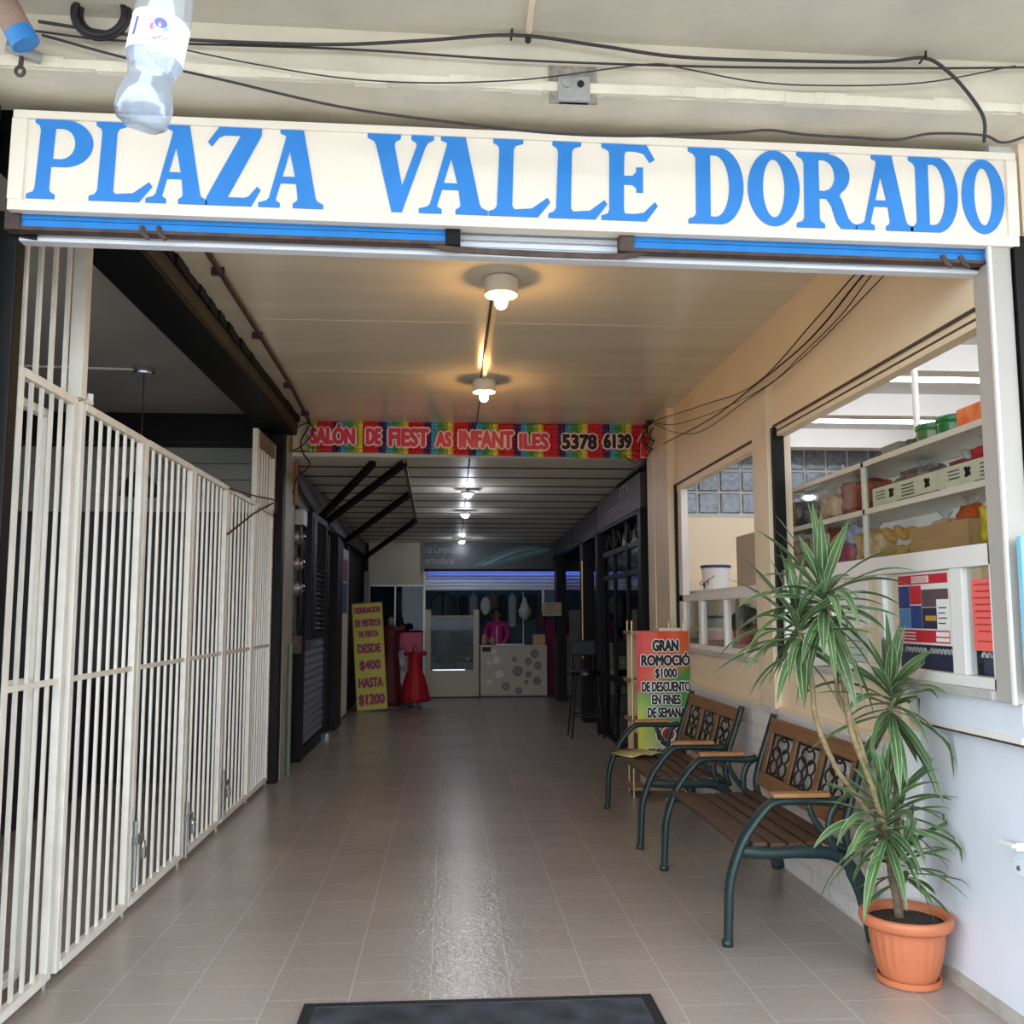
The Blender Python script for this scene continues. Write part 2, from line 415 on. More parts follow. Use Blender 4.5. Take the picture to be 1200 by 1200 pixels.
# beam over the banner and second ceiling
sbox('trim_inner_beam', cream, -1.55, 2.06, 9.32, 9.50, 3.15, 3.60)
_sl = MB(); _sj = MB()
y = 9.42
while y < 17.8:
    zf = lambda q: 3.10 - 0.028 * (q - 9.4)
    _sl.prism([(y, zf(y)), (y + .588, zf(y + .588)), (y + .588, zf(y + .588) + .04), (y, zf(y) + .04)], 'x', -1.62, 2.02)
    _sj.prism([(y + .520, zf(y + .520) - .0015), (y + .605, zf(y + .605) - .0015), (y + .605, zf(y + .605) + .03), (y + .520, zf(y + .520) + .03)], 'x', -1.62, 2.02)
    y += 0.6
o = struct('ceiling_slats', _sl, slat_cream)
struct('joint_strips', _sj, mat('slat_joint', (96, 88, 76), 0.8), o)  # dark strips painted as the shade in the slat gaps
# left side of the passage: black beam over the gate
_b = MB().box(-1.74, -1.455, 3.5, 9.0, 3.23, 3.60)
struct('trim_gate_beam', _b, black_paint)
_b = MB()
for i in range(46):
    y0 = 3.6 + i * 0.118; _b.box(-1.46, -1.440 + random.uniform(-.004, .010), y0, y0 + 0.12, 3.36 + random.uniform(-.006, .006), 3.425)
struct('trim_beam_edging', _b, black_paint)
sbox('trim_beam_face', mat('beam_face_grey', (48, 46, 44), 0.6, var=0.3, vscale=6), -1.456, -1.452, 3.6, 9.0, 3.26, 3.36)
sbox('trim_gate_post', black_paint, -1.70, -1.565, 8.96, 9.10, 0, 3.42, bevel=0.006)
sbox('wall_left_pier', mat('pier_grey_green', (164, 160, 146), 0.5, var=0.15, vscale=5), -1.70, -1.56, 9.10, 9.62, 0, 3.42)
sbox('ceiling_left_room', grey_ceiling, -6.3, -1.70, 3.4, 9.2, 3.40, 3.48)
sbox('trim_left_room_beam', black_paint, -6.3, -1.70, 8.85, 9.10, 3.13, 3.42)
_s = MB()
for i in range(4): _s.prism([(9.06, 2.50 + i * .155), (9.10, 2.50 + i * .155), (9.10, 2.65 + i * .155), (9.085, 2.65 + i * .155)], 'x', -6.2, -1.75)
struct('wall_left_room_siding', _s, siding)
sbox('wall_left_room_back', dark_room, -6.2, -1.70, 9.1, 9.25, 0, 3.42)
sbox('wall_left_room_side', dark_room, -5.2, -5.05, 3.42, 9.1, 0, 3.42)
sbox('trim_guide_left', black_paint, -1.70, -1.575, 3.43, 3.50, 0, 3.0, bevel=0.006)
sbox('trim_guide_right', black_paint, 2.14, 2.205, 3.34, 3.40, 1.9, 2.96)
# left shop fronts
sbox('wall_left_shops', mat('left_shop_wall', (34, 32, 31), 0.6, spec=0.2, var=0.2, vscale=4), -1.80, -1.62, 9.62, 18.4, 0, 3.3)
for i, (y0, y1, zc) in enumerate(((9.64, 12.3, 0), (12.32, 14.6, 0), (14.62, 17.7, 0))):
    pass
# right shop fronts: dark void behind
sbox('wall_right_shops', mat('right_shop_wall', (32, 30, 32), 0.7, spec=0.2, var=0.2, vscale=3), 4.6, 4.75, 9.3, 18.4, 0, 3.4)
sbox('wall_shop_party', cream_wall, 2.05, 6.2, 9.30, 9.42, 0, 3.72)
sbox('ceiling_right_shops', dark_wall, 1.98, 4.7, 9.42, 18.4, 3.05, 3.15)
# grocery shop shell
sbox('ceiling_shop', mat('shop_ceiling', (214, 212, 208), 0.6, var=0.04, vscale=2), 2.1, 6.2, 3.4, 9.3, 3.30, 3.38)
for i, yy in enumerate((4.55, 5.9, 7.3, 8.75)):
    sbox('trim_shop_beam_%d' % (i + 1), white_paint, 2.16, 6.2, yy, yy + 0.16, 3.12, 3.30)
sbox('wall_shop_side', cream_wall, 5.4, 5.5, 3.5, 9.3, 0, 3.3)
# glass block window in the shop's far wall
_g = MB(); _gm = MB().box(2.2, 4.92, 9.285, 9.30, 2.50, 3.20)
for i in range(12):
    for j in range(3):
        x = 2.27 + i * 0.222; z = 2.535 + j * 0.222
        _g.box(x, x + .2, 9.262, 9.29, z, z + .2)
o = struct('window_3', _g, mat('glass_block', (128, 138, 152), 0.12, var=0.4, vscale=22, bump=0.6, bscale=16, spec=0.8), None, 0.012)
struct('mortar_frame', _gm, mat('block_mortar', (208, 204, 196), 0.8), o)

# ------------------------------------------------------------------ windows to the shop
def window(name, bars, panes):
    o = struct(name, bars[0], white_paint, None, 0.003)
    for nm, mb, mm in bars[1:]:
        struct(nm, mb, mm, o)
    for mb in panes: struct('pane', mb, glass, o)
    return o
f = MB()
f.box(2.06, 2.13, 3.475, 5.80, 1.715, 1.80)          # transom
f.box(2.06, 2.12, 3.475, 5.80, 1.24, 1.285)
f.box(2.065, 2.115, 3.705, 3.80, 1.285, 1.715)
f.box(2.065, 2.115, 4.41, 4.47, 1.285, 1.715)
f.box(2.065, 2.115, 5.05, 5.10, 1.285, 1.715)
f.box(2.06, 2.12, 3.475, 3.50, 1.24, 1.80)
f.box(2.06, 2.12, 5.72, 5.755, 1.24, 1.80)
t_ = MB().box(2.055, 2.12, 3.475, 5.80, 2.645, 2.70)
r_ = MB().box(2.045, 2.075, 3.475, 5.80, 2.705, 2.722).box(2.05, 2.08, 3.475, 5.80, 2.672, 2.680)
d_ = MB().box(2.03, 2.10, 5.755, 5.80, 1.24, 2.70)
p1 = MB().box(2.088, 2.092, 3.50, 5.72, 1.285, 1.715)
window('window_1', [f, ('top_rail', t_, cream_wall), ('upper_track', r_, rust), ('dark_jamb', d_, black_paint)], [p1])
f = MB()
f.box(2.06, 2.12, 6.10, 8.45, 1.64, 1.70)
f.box(2.06, 2.12, 6.10, 8.45, 1.24, 1.28)
f.box(2.06, 2.12, 8.27, 8.40, 1.24, 2.68)
f.box(2.065, 2.115, 7.02, 7.06, 1.28, 1.64)
f.box(2.065, 2.115, 7.70, 7.78, 1.28, 1.64)
t_ = MB().box(2.055, 2.12, 6.10, 8.45, 2.64, 2.70)
r_ = MB().box(2.045, 2.075, 6.10, 8.45, 2.69, 2.706)
d_ = MB().box(2.04, 2.10, 8.40, 8.45, 1.24, 2.70)
p1 = MB().box(2.088, 2.092, 6.1, 8.3, 1.28, 1.64)
window('window_2', [f, ('top_rail', t_, cream_wall), ('upper_track', r_, rust), ('dark_jamb', d_, black_paint)], [p1])

# ================================================================== FACADE SIGN
def arc(cx, cy, rx, ry, a0, a1, n=12):
    return [(cx + rx * math.cos(math.radians(a0 + (a1 - a0) * i / n)), cy + ry * math.sin(math.radians(a0 + (a1 - a0) * i / n))) for i in range(n + 1)]
GL = {
 'P': ([[(0, 0), (.44, 0), (.44, .055), (.36, .09), (.345, .14), (.355, .405), (.55, .405)] + arc(.56, .70, .44, .295, -85, 85, 14) + [(.55, 1), (.07, 1), (.07, .955), (.14, .92), (.165, .86), (.125, .14), (.10, .085), (0, .055)],
        [(.375, .50), (.50, .50)] + arc(.50, .695, .22, .195, -85, 85, 10) + [(.50, .89), (.395, .89)]]),
 'L': ([[(0, 0), (.80, 0), (1, .20), (.95, .255), (.70, .11), (.42, .09), (.38, .13), (.395, .87), (.43, .92), (.55, .95), (.55, 1), (.06, 1), (.06, .95), (.14, .91), (.16, .86), (.13, .13), (.09, .08), (0, .055)]]),
 'A': ([[(0, 0), (.33, 0), (.33, .055), (.26, .09), (.29, .19), (.33, .31), (.57, .31), (.60, .12), (.59, .09), (.53, .055), (.53, 0), (1, 0), (1, .055), (.91, .09), (.88, .13), (.66, 1), (.30, 1), (.30, .95), (.39, .92), (.38, .86), (.16, .12), (.12, .085), (0, .055)],
        [(.355, .395), (.55, .395), (.455, .72)]]),
 'Z': ([[(0, 0), (.84, 0), (1, .21), (.94, .255), (.78, .12), (.70, .105), (.40, .105), (.98, .91), (.98, 1), (.20, 1), (.0, .80), (.07, .745), (.20, .865), (.30, .895), (.60, .895), (.02, .10)]]),
 'V': ([[(0, 1), (.50, 1), (.50, .945), (.42, .905), (.41, .85), (.535, .34), (.74, .85), (.74, .90), (.66, .94), (.66, 1), (1, 1), (1, .945), (.92, .91), (.88, .86), (.54, 0), (.385, 0), (.13, .85), (.10, .905), (0, .945)]]),
 'E': ([[(0, 0), (.80, 0), (1, .20), (.95, .255), (.75, .11), (.60, .09), (.42, .09), (.40, .13), (.40, .47), (.55, .47), (.62, .43), (.62, .37), (.74, .37), (.74, .70), (.62, .70), (.62, .64), (.55, .585), (.40, .585), (.41, .87), (.44, .91), (.60, .91), (.75, .885), (.86, .765), (.95, .81), (.80, 1), (0, 1), (0, .95), (.12, .91), (.14, .86), (.14, .13), (.10, .08), (0, .055)]]),
 'D': ([[(0, 0), (.60, 0)] + arc(.58, .5, .42, .5, -85, 85, 18) + [(.60, 1), (0, 1), (0, .95), (.10, .91), (.14, .86), (.14, .13), (.10, .085), (0, .055)],
        [(.40, .095), (.50, .095)] + arc(.49, .5, .25, .405, -80, 80, 14) + [(.50, .905), (.40, .905)]]),
 'O': ([arc(.5, .5, .5, .5, 0, 349, 32), arc(.5, .5, .21, .385, 0, 347, 26)]),
 'R': ([[(0, 0), (.47, 0), (.47, .055), (.40, .09), (.385, .13), (.385, .39), (.50, .39), (.58, .30), (.66, .08), (.74, 0), (1, 0), (1, .055), (.92, .08), (.86, .14), (.76, .38), (.72, .43)] + arc(.54, .70, .36, .28, -55, 85, 12) + [(.55, 1), (.02, 1), (.02, .95), (.10, .915), (.14, .86), (.13, .13), (.09, .08), (0, .055)],
        [(.385, .49), (.48, .49)] + arc(.47, .695, .18, .20, -80, 80, 10) + [(.48, .90), (.385, .90)]]),
}
def glyph_mesh(polys, x0, x1, z0, z1, depth):
    c = bpy.data.curves.new('glyph', 'CURVE'); c.dimensions = '2D'; c.fill_mode = 'BOTH'; c.extrude = depth / 2
    for poly in polys:
        s = c.splines.new('POLY'); s.points.add(len(poly) - 1); s.use_cyclic_u = True
        for p, (a, b) in zip(s.points, poly): p.co = (x0 + a * (x1 - x0), z0 + b * (z1 - z0), 0, 1)
    o = bpy.data.objects.new('glyph', c); COL.objects.link(o); bpy.context.view_layer.update()
    me = bpy.data.meshes.new_from_object(o.evaluated_get(bpy.context.evaluated_depsgraph_get()))
    v = [(p.co.x, -p.co.z, p.co.y) for p in me.vertices]; f = [tuple(p.vertices) for p in me.polygons]
    bpy.data.objects.remove(o); bpy.data.curves.remove(c); bpy.data.meshes.remove(me)
    return v, f
SGX, SGY, SGZ = 0.29, 3.35, 3.127
sign = thing('facade_sign', 'long cream board reading PLAZA VALLE DORADO in blue slab letters over the entrance', 'sign', (SGX, SGY, SGZ))
MB().box(-1.865, 1.875, 0, 0.06, -0.180, 0.185).build('board', sign_board, sign, local=True, bevel=0.004)
fr = MB().box(-1.865, 1.875, -0.012, 0.02, -0.185, -0.145).box(-1.865, 1.875, -0.012, 0.02, 0.160, 0.190)
fr.box(-1.868, -1.815, -0.012, 0.02, -0.145, 0.160).box(1.835, 1.878, -0.012, 0.02, -0.145, 0.160)
fr.build('frame', sign_board, sign, local=True, bevel=0.003)
LET = [('P', -1.514, -1.292), ('L', -1.297, -1.076), ('A', -1.097, -.880), ('Z', -.886, -.691), ('A', -.697, -.464), ('V', -.310, -.067), ('A', -.117, .137), ('L', .140, .368), ('L', .361, .581), ('E', .559, .771), ('D', .887, 1.099), ('O', 1.115, 1.315), ('R', 1.301, 1.533), ('A', 1.529, 1.752), ('D', 1.742, 1.933), ('O', 1.949, 2.118)]
for k, a, b in LET:
    v, f_ = glyph_mesh(GL[k], a - SGX, b - SGX, -0.133 - 0.002, 0.165 - 0.002, 0.004)
    MB().add([(p[0], p[1] - 0.002, p[2] - 0.002) for p in v], f_).build('letter', sign_blue, sign, local=True)
sign.rotation_euler.y = SL
# rolled shutter under the sign
sh = thing('rolling_shutter', 'white slatted roller shutter rolled up under the entrance sign', 'shutter', (0.27, 3.47, 2.84))
s = MB()
for i in range(7):
    z = 2.885 + i * 0.026
    s.prism([(3.452, z), (3.49, z), (3.49, z + .025), (3.458, z + .025), (3.446, z + .015)], 'x', -1.60, 2.13)
sloped(s).build('slat_curtain', slat_white, sh)
sloped(MB().box(-1.60, 2.13, 3.440, 3.495, 2.868, 2.886)).build('bottom_rail', slat_white, sh, bevel=0.004)
for x in (-1.12, -1.06, 1.88, 1.95):
    sloped(MB().tube([(x, 3.385, 2.915), (x + .01, 3.38, 2.885), (x + .03, 3.375, 2.865)], [.010, .012, .006], 6)).build('hook', rust, sh)
for x in (-1.56, 2.08):
    sloped(MB().prism([(x - .06, 2.885), (x + .05, 2.87), (x + .05, 2.92), (x - .04, 2.935)], 'y', 3.425, 3.445)).build('end_bracket', black_paint, sh)
def bluebar(x0, x1, label):
    t = thing('steel_header_bar', label, 'bar', ((x0 + x1) / 2, 3.40, 2.90), 'blue steel bars under the entrance sign')
    b = MB()
    for i in range(3): b.prism([(3.385, 2.900 + i * .028), (3.43, 2.900 + i * .028), (3.43, 2.927 + i * .028), (3.390, 2.927 + i * .028)], 'x', x0 + .05, x1 - .05)
    sloped(b).build('bar', blue_bar, t)
    sloped(MB().box(x0, x1, 3.380, 3.43, 2.886, 2.900)).build('rail', rust, t, bevel=0.003)
    sloped(MB().box(x1 - .055, x1, 3.374, 3.435, 2.884, 2.985)).build('end_block', black_paint, t, bevel=0.004)
    sloped(MB().box(x0, x0 + .055, 3.374, 3.435, 2.884, 2.985)).build('end_block', rust, t, bevel=0.004)
bluebar(-1.60, .035, 'blue steel header bar under the words PLAZA VALLE')
bluebar(.63, 2.16, 'blue steel header bar under the word DORADO')
br = MB().tube(catmull([(-.18, 3.40, 2.915), (-.10, 3.395, 2.905), (-.04, 3.39, 2.885), (.03, 3.39, 2.874), (.30, 3.39, 2.866), (.60, 3.39, 2.862), (.67, 3.39, 2.868), (.74, 3.395, 2.890), (.80, 3.40, 2.905)], 4), .011, 4, ry=.004, square=True)
solo(br, 'bent_flat_bar', rust, 'bent rusty flat bar bridging the gap between the two blue bars', 'bar')

# ------------------------------------------------------------------ cables on the canopy beam
def cable(pts, r, label, m=cable_m, name='cable', grp=None):
    return solo(MB().tube(catmull(pts, 6), r, 6), name, m, label, 'cable', grp, smooth=True)
cable([(-1.403, 3.12, 3.538), (-1.162, 3.12, 3.508), (-0.961, 3.12, 3.494), (-0.673, 3.12, 3.49), (-0.382, 3.12, 3.496), (-0.088, 3.12, 3.523), (0.22, 3.12, 3.555), (0.513, 3.12, 3.528), (0.818, 3.12, 3.496), (1.283, 3.12, 3.498), (1.551, 3.12, 3.508), (1.712, 3.13, 3.533), (1.80, 3.135, 3.487), (1.875, 3.135, 3.401), (1.924, 3.135, 3.312), (1.929, 3.15, 3.23)], .0065,
      'thick dark cable along the beam, peaking at a staple and dropping beside the last O')
cable([(-1.425, 3.14, 3.516), (-1.111, 3.14, 3.491), (-0.384, 3.14, 3.492), (0.212, 3.14, 3.475), (0.699, 3.14, 3.474), (1.134, 3.14, 3.481), (1.8, 3.14, 3.504), (2.3, 3.14, 3.53)], .0045,
      'straight dark cable running level across the beam just above the junction box')
cable([(-0.92, 3.13, 3.462), (-0.674, 3.13, 3.418), (-0.381, 3.13, 3.379), (-0.087, 3.13, 3.372), (0.211, 3.13, 3.392), (0.392, 3.13, 3.418), (0.697, 3.13, 3.471), (0.82, 3.13, 3.46), (1.066, 3.13, 3.421), (1.316, 3.13, 3.414), (1.696, 3.13, 3.438), (2.053, 3.13, 3.517)], .003,
      'thinnest wire on the beam, sagging twice with its crest at the junction box')
cable([(-1.396, 3.135, 3.499), (-1.108, 3.13, 3.423), (-0.79, 3.13, 3.358), (-0.381, 3.13, 3.273), (0.003, 3.13, 3.23), (0.331, 3.13, 3.203), (0.603, 3.13, 3.2), (0.817, 3.13, 3.213), (1.002, 3.13, 3.226), (1.126, 3.13, 3.239), (1.25, 3.13, 3.227), (1.437, 3.13, 3.221), (1.595, 3.13, 3.219), (1.723, 3.13, 3.246), (1.914, 3.13, 3.246), (2.009, 3.13, 3.223), (2.25, 3.14, 3.33)], .005,
      'dark cable sagging diagonally from the pipe down to the top edge of the sign')
t = MB(); 
for k, (dr, dz) in enumerate(((.004, -.018), (.014, -.012), (-.004, -.008))):
    pts = [(-1.195 + math.cos(a) * (.078 + dr), 3.10 + .012 * k, 3.585 + dz + math.sin(a) * (.078 + dr)) for a in [math.radians(150 + i * 12) for i in range(22)]]
    t.tube(pts, .011, 7)
solo(t, 'cable_coil', cable_blk, 'thick black cable coil looped on the beam left of the bottle', 'cable', smooth=True)
# pipe with blue end at the upper left
pp = thing('awning_pipe', 'brown round pole with a blue end poking in at the upper left', 'pole', (-1.43, 3.04, 3.48))
ax = Vector((-.42, -.2, .80)).normalized(); e0 = Vector((-1.412, 3.06, 3.415))
MB().tube([e0 + ax * .045, e0 + ax * .45], .045, 20).build('pole_body', mat('pole_brown', (158, 128, 112), 0.5, var=0.25, vscale=12), pp, smooth=False)
MB().tube([e0, e0 + ax * .05], .0465, 20).build('end_cap', blue_bar, pp)
MB().tube([Vector((-1.50, 3.11, 3.44)), Vector((-1.40, 3.15, 3.42))], .02, 10).build('bracket', grey_plastic, pp)
t = MB().tube([(-1.455, 3.13, 3.43), (-1.455, 3.12, 3.37)], .008, 6)
t.tube([(-1.455 + .014 * math.cos(a), 3.12, 3.357 + .016 * math.sin(a)) for a in [2 * PI * i / 14 for i in range(14)]], .006, 6, closed=True)
solo(t, 'eye_hook', rust, 'rusty eye hook hanging below the brown pole', 'hook')
# junction box, conduit on canopy
jb = thing('junction_box', 'square grey junction box let into the canopy beam', 'box', (.432, 3.15, 3.34))
MB().box(.375, .49, 3.145, 3.18, 3.335, 3.43).build('box_body', grey_plastic, jb, bevel=0.006)
for x, r in ((.405, .015), (.455, .012)):
    MB().tube([(x, 3.148, 3.395), (x, 3.138, 3.395)], r, 14).build('knockout', matblack if r < .014 else grey_plastic, jb)
sbox('trim_junction_patch', mat('raw_plaster', (170, 160, 146), 0.9, var=0.4, vscale=25, bump=0.6, bscale=40), .345, .515, 3.160, 3.172, 3.335, 3.47)
t = thing('conduit', 'short cream conduit on the canopy ceiling ending in a bolt', 'conduit', (.27, 3.0, 3.56))
MB().tube([(.262, 2.4, 3.565), (.268, 3.10, 3.560)], .011, 8).build('pipe', cream, t)
MB().ball((.268, 3.13, 3.545), .012, 6).build('bolt', cable_blk, t)
for i, (x, z) in enumerate(((.21, 3.565), (1.71, 3.535))):
    solo(MB().tube([(x, 3.165, z), (x, 3.118, z + .004)], .004, 6).tube([(x, 3.118, z + .018), (x, 3.118, z - .012)], .004, 6), 'staple', cable_blk,
         ('rusty staple at the crest of the thick cable' if i == 0 else 'dark staple where the thick cable turns down at the right'), 'staple')

# ------------------------------------------------------------------ bottle
bt = thing('water_bottle', 'clear plastic drink bottle with a white label hanging before the sign', 'bottle', (-.632, 1.9, 2.53))
plast = glassmat('bottle_plastic', tint=(244, 248, 253), gloss=0.12, rough=0.06, haze=0.13, hazecol=(250, 252, 255))
prof = [(.030, 0), (.044, .004), (.054, .02), (.056, .045), (.053, .065), (.046, .09), (.045, .10), (.047, .115), (.052, .13), (.056, .145), (.0565, .245), (.052, .28), (.036, .34), (.0145, .40), (.0145, .43)]
MB().lathe(prof, (0, 0, 0), 40, wob=lambda a, z: 1 + (.05 * math.cos(5 * a) if z < .03 else (.02 * math.cos(16 * a) if .05 < z < .16 else 0))).build('bottle_body', plast, bt, smooth=True, local=True)
MB().lathe([(.052, .01), (.053, .045), (.049, .07), (.043, .09), (.043, .10), (.045, .115), (.045, .116)], (0, 0, 0), 32).build('water', glassmat('water', tint=(240, 246, 253), gloss=0.06, rough=0.02, haze=0.05, hazecol=(240, 246, 255)), bt, smooth=True, local=True)
MB().lathe([(.0574, .142), (.0576, .144), (.0576, .222), (.0574, .224)], (0, 0, 0), 40, cap=False).build('bottle_label', mat('label_white', (246, 246, 250), 0.3), bt, smooth=True, local=True)
l1 = MB()
def onlabel(mb, a0, z0, poly, r=.0582, mi=0):
    v = [(math.sin(a0 + p / r) * r, -math.cos(a0 + p / r) * r, z0 + q) for p, q in poly]
    mb.add(v, [tuple(range(len(v)))], mi)
onlabel(l1, .35, .184, arc(0, .012, .013, .011, 0, 345, 14), mi=0)
onlabel(l1, .35, .184, [(-.018, -.022), (-.006, -.026), (.014, -.020), (.020, -.010), (.006, -.014)], mi=1)
onlabel(l1, .35, .184, [(-.020, .004), (-.013, .010), (-.012, -.008), (-.019, -.006)], mi=1)
onlabel(l1, .35, .184, [(.002, -.004), (.016, .0), (.018, .012), (.012, .006)], mi=2)
onlabel(l1, -.55, .184, [(-.006, -.02), (.002, -.02), (.005, .02), (-.003, .02)], mi=0)
l1.build('label_mark', [mat('mark_blue', (92, 92, 150), 0.4), mat('mark_pink', (220, 90, 140), 0.4), mat('mark_cyan', (120, 200, 225), 0.4)], bt, local=True)
MB().tube([(0, 0, .42), (0, 0, .98)], .002, 5).build('string', cable_m, bt, local=True)
bt.location = (-.640, 1.9, 2.535); bt.rotation_euler = (0.0, math.radians(9), 0.0)

# ================================================================== GATE (left)
GX = -1.66
def leaf(y0, y1, nb, label, x=GX, ztop=2.485, lock=False, post_w=.046):
    t = thing('gate_leaf', label, 'gate', (x, (y0 + y1) / 2, 0), 'white barred gate leaves')
    P = MB().box(x - .017, x + .017, y0, y0 + post_w, .03, ztop); P.build('post', gate_paint, t, bevel=0.003)
    P = MB().box(x - .017, x + .017, y1 - post_w, y1, .03, ztop); P.build('post', gate_paint, t, bevel=0.003)
    MB().box(x - .020, x + .020, y0 + post_w, y1 - post_w, ztop - .036, ztop).build('top_rail', gate_paint, t, bevel=0.003)
    MB().box(x - .020, x + .020, y0 + post_w, y1 - post_w, .03, .066).build('bottom_rail', gate_paint, t, bevel=0.003)
    MB().box(x - .008, x + .008, y0 + post_w, y1 - post_w, 1.240, 1.264).build('middle_rail', gate_paint, t)
    for i in range(nb):
        yb = y0 + post_w + (y1 - y0 - 2 * post_w) * (i + 1) / (nb + 1)
        MB().box(x - .007, x + .007, yb - .008, yb + .008, .06, ztop - .03).build('bar', gate_paint, t)
    MB().tube([(x, y1 - .03, .0), (x, y1 - .03, .04)], .014, 8).build('roller', steel, t)
    return t
leaf(3.66, 4.235, 4, 'nearest white gate leaf, beside the black shutter guide')
leaf(4.285, 5.175, 6, 'second white gate leaf, right of the tall grille post')
leaf(5.195, 6.165, 6, 'third white gate leaf, with a drop bolt at its near post foot')
leaf(6.185, 7.125, 6, 'fourth white gate leaf, with the second drop bolt at its near post')
leaf(7.145, 8.13, 6, 'fifth white gate leaf, with the farthest drop bolt at its foot')
leaf(8.15, 8.95, 6, 'farthest white gate leaf, against the black post')
leaf(3.70, 4.30, 3, 'shaded gate leaf folded back behind the nearest leaf', x=-1.80, ztop=2.44)
t = thing('fixed_grille', 'tall white post and four bars rising above the nearest gate leaf', 'grille', (GX, 4.0, 2.49), 'fixed grilles above the gate')
MB().box(GX - .03, GX + .03, 4.225, 4.290, 2.49, 3.24).build('post', gate_paint, t, bevel=0.003)
for yb in (3.70, 3.83, 3.97, 4.11):
    MB().box(GX - .007, GX + .007, yb - .012, yb + .012, 2.49, 3.24).build('bar', gate_paint, t)
t2 = MB().tube([(GX + .01, 4.30, 2.49), (GX + .01, 4.40, 2.50)], .012, 6); t2.tube([(GX + .01, 4.385, 2.50), (GX + .01, 4.385, 2.54)], .014, 8)
t2.build('latch', gate_paint, t)
t = thing('fixed_grille', 'short white barred grille above the farthest leaf, under the beam', 'grille', (GX, 8.5, 2.49), 'fixed grilles above the gate')
MB().box(GX - .022, GX + .022, 8.10, 8.18, 2.49, 3.12).build('post', gate_paint, t, bevel=0.003)
MB().box(GX - .022, GX + .022, 8.90, 8.955, 2.49, 3.12).build('post', gate_paint, t, bevel=0.003)
MB().box(GX - .020, GX + .020, 8.18, 8.90, 2.985, 3.12).build('top_plate', mat('grille_plate', (128, 118, 108), 0.5, var=0.2, vscale=6), t)
for i in range(5):
    yb = 8.18 + .72 * (i + 1) / 6
    MB().box(GX - .007, GX + .007, yb - .011, yb + .011, 2.49, 2.99).build('bar', gate_paint, t)
for (yy, zz, lab) in ((5.215, .36, 'drop bolt and padlock on the third gate leaf'), (6.20, .27, 'drop bolt and padlock on the fourth gate leaf'), (7.16, .31, 'drop bolt and padlock on the fifth gate leaf')):
    t = thing('drop_bolt', lab, 'bolt', (GX + .03, yy, zz), 'drop bolts with padlocks on the gate')
    MB().tube([(GX + .032, yy, zz - .24), (GX + .032, yy, zz + .10)], .010, 8).build('rod', steel, t)
    MB().box(GX + .022, GX + .050, yy - .02, yy + .09, zz - .02, zz + .02).build('hasp', steel, t, bevel=0.003)
    MB().tube([(GX + .055, yy + .07 + .02 * math.cos(a), zz - .045 + .03 * math.sin(a)) for a in [PI * i / 8 for i in range(9)]], .005, 6).build('shackle', chrome, t)
    MB().box(GX + .042, GX + .068, yy + .045, yy + .098, zz - .105, zz - .045).build('padlock', steel, t, bevel=0.006)
t = MB().tube(catmull([(-1.62, 7.05, 2.46), (-1.61, 7.9, 2.51), (-1.60, 8.65, 2.57), (-1.60, 8.80, 2.55), (-1.60, 8.80, 2.47), (-1.63, 8.85, 2.44)], 5), .007, 6)
t.tube([(-1.615, 8.75, 2.55), (-1.62, 7.9, 2.36), (-1.625, 7.05, 2.12)], .009, 6)
solo(t, 'bent_wire_rod', rust, 'bent dark wire rod hooked over the far end of the gate', 'rod')

# things seen dimly behind the gate
pd = thing('pendant_lamp', 'dark ceiling pendant with a round rose in the room behind the gate', 'lamp', (-2.32, 7.2, 2.5))
MB().lathe([(.075, 3.345), (.08, 3.36), (.08, 3.40)], (-2.32, 7.2, 0), 24).build('ceiling_rose', chrome, pd, smooth=False)
MB().tube([(-2.32, 7.2, 2.62), (-2.32, 7.2, 3.36)], .005, 6).build('cord', cable_m, pd)
MB().lathe([(.14, 2.42), (.13, 2.50), (.06, 2.58), (.02, 2.62)], (-2.32, 7.2, 0), 24, cap=False).build('lamp_shade', matblack, pd)
t = thing('surface_conduit', 'thin white conduit across the grey ceiling behind the gate', 'conduit', (-3.0, 7.2, 3.38))
MB().tube([(-2.40, 7.2, 3.385), (-5.0, 7.0, 3.385)], .010, 6).build('pipe', white_paint, t)
ct = thing('counter', 'dark counter with a pale blue glass top behind the gate bars', 'counter', (-3.4, 7.0, 0))
MB().box(-3.9, -3.1, 5.6, 8.6, 0, .98).build('counter_body', mat('dark_counter', (52, 44, 58), 0.4, var=0.2, vscale=4), ct, bevel=0.01)
MB().box(-3.92, -3.08, 5.58, 8.62, .98, 1.01).build('counter_top', mat('blue_glass_top', (92, 116, 168), 0.12), ct)  # blue light on the top is put into its colour
sc_ = thing('display_screen', 'wide blue screen standing on the dark counter behind the gate', 'screen', (-3.3, 6.6, 1.01))  # made-up panel; its blue stands for a bluish patch of light
MB().box(-3.33, -3.29, 6.2, 7.2, 1.08, 1.62).build('housing', matblack, sc_, bevel=0.006)
MB().box(-3.289, -3.286, 6.23, 7.17, 1.11, 1.59).build('screen_face', mat('screen_blue', (58, 70, 120), 0.15), sc_)
MB().box(-3.40, -3.22, 6.55, 6.85, 1.011, 1.03).box(-3.32, -3.30, 6.66, 6.74, 1.03, 1.10).build('stand', matblack, sc_)
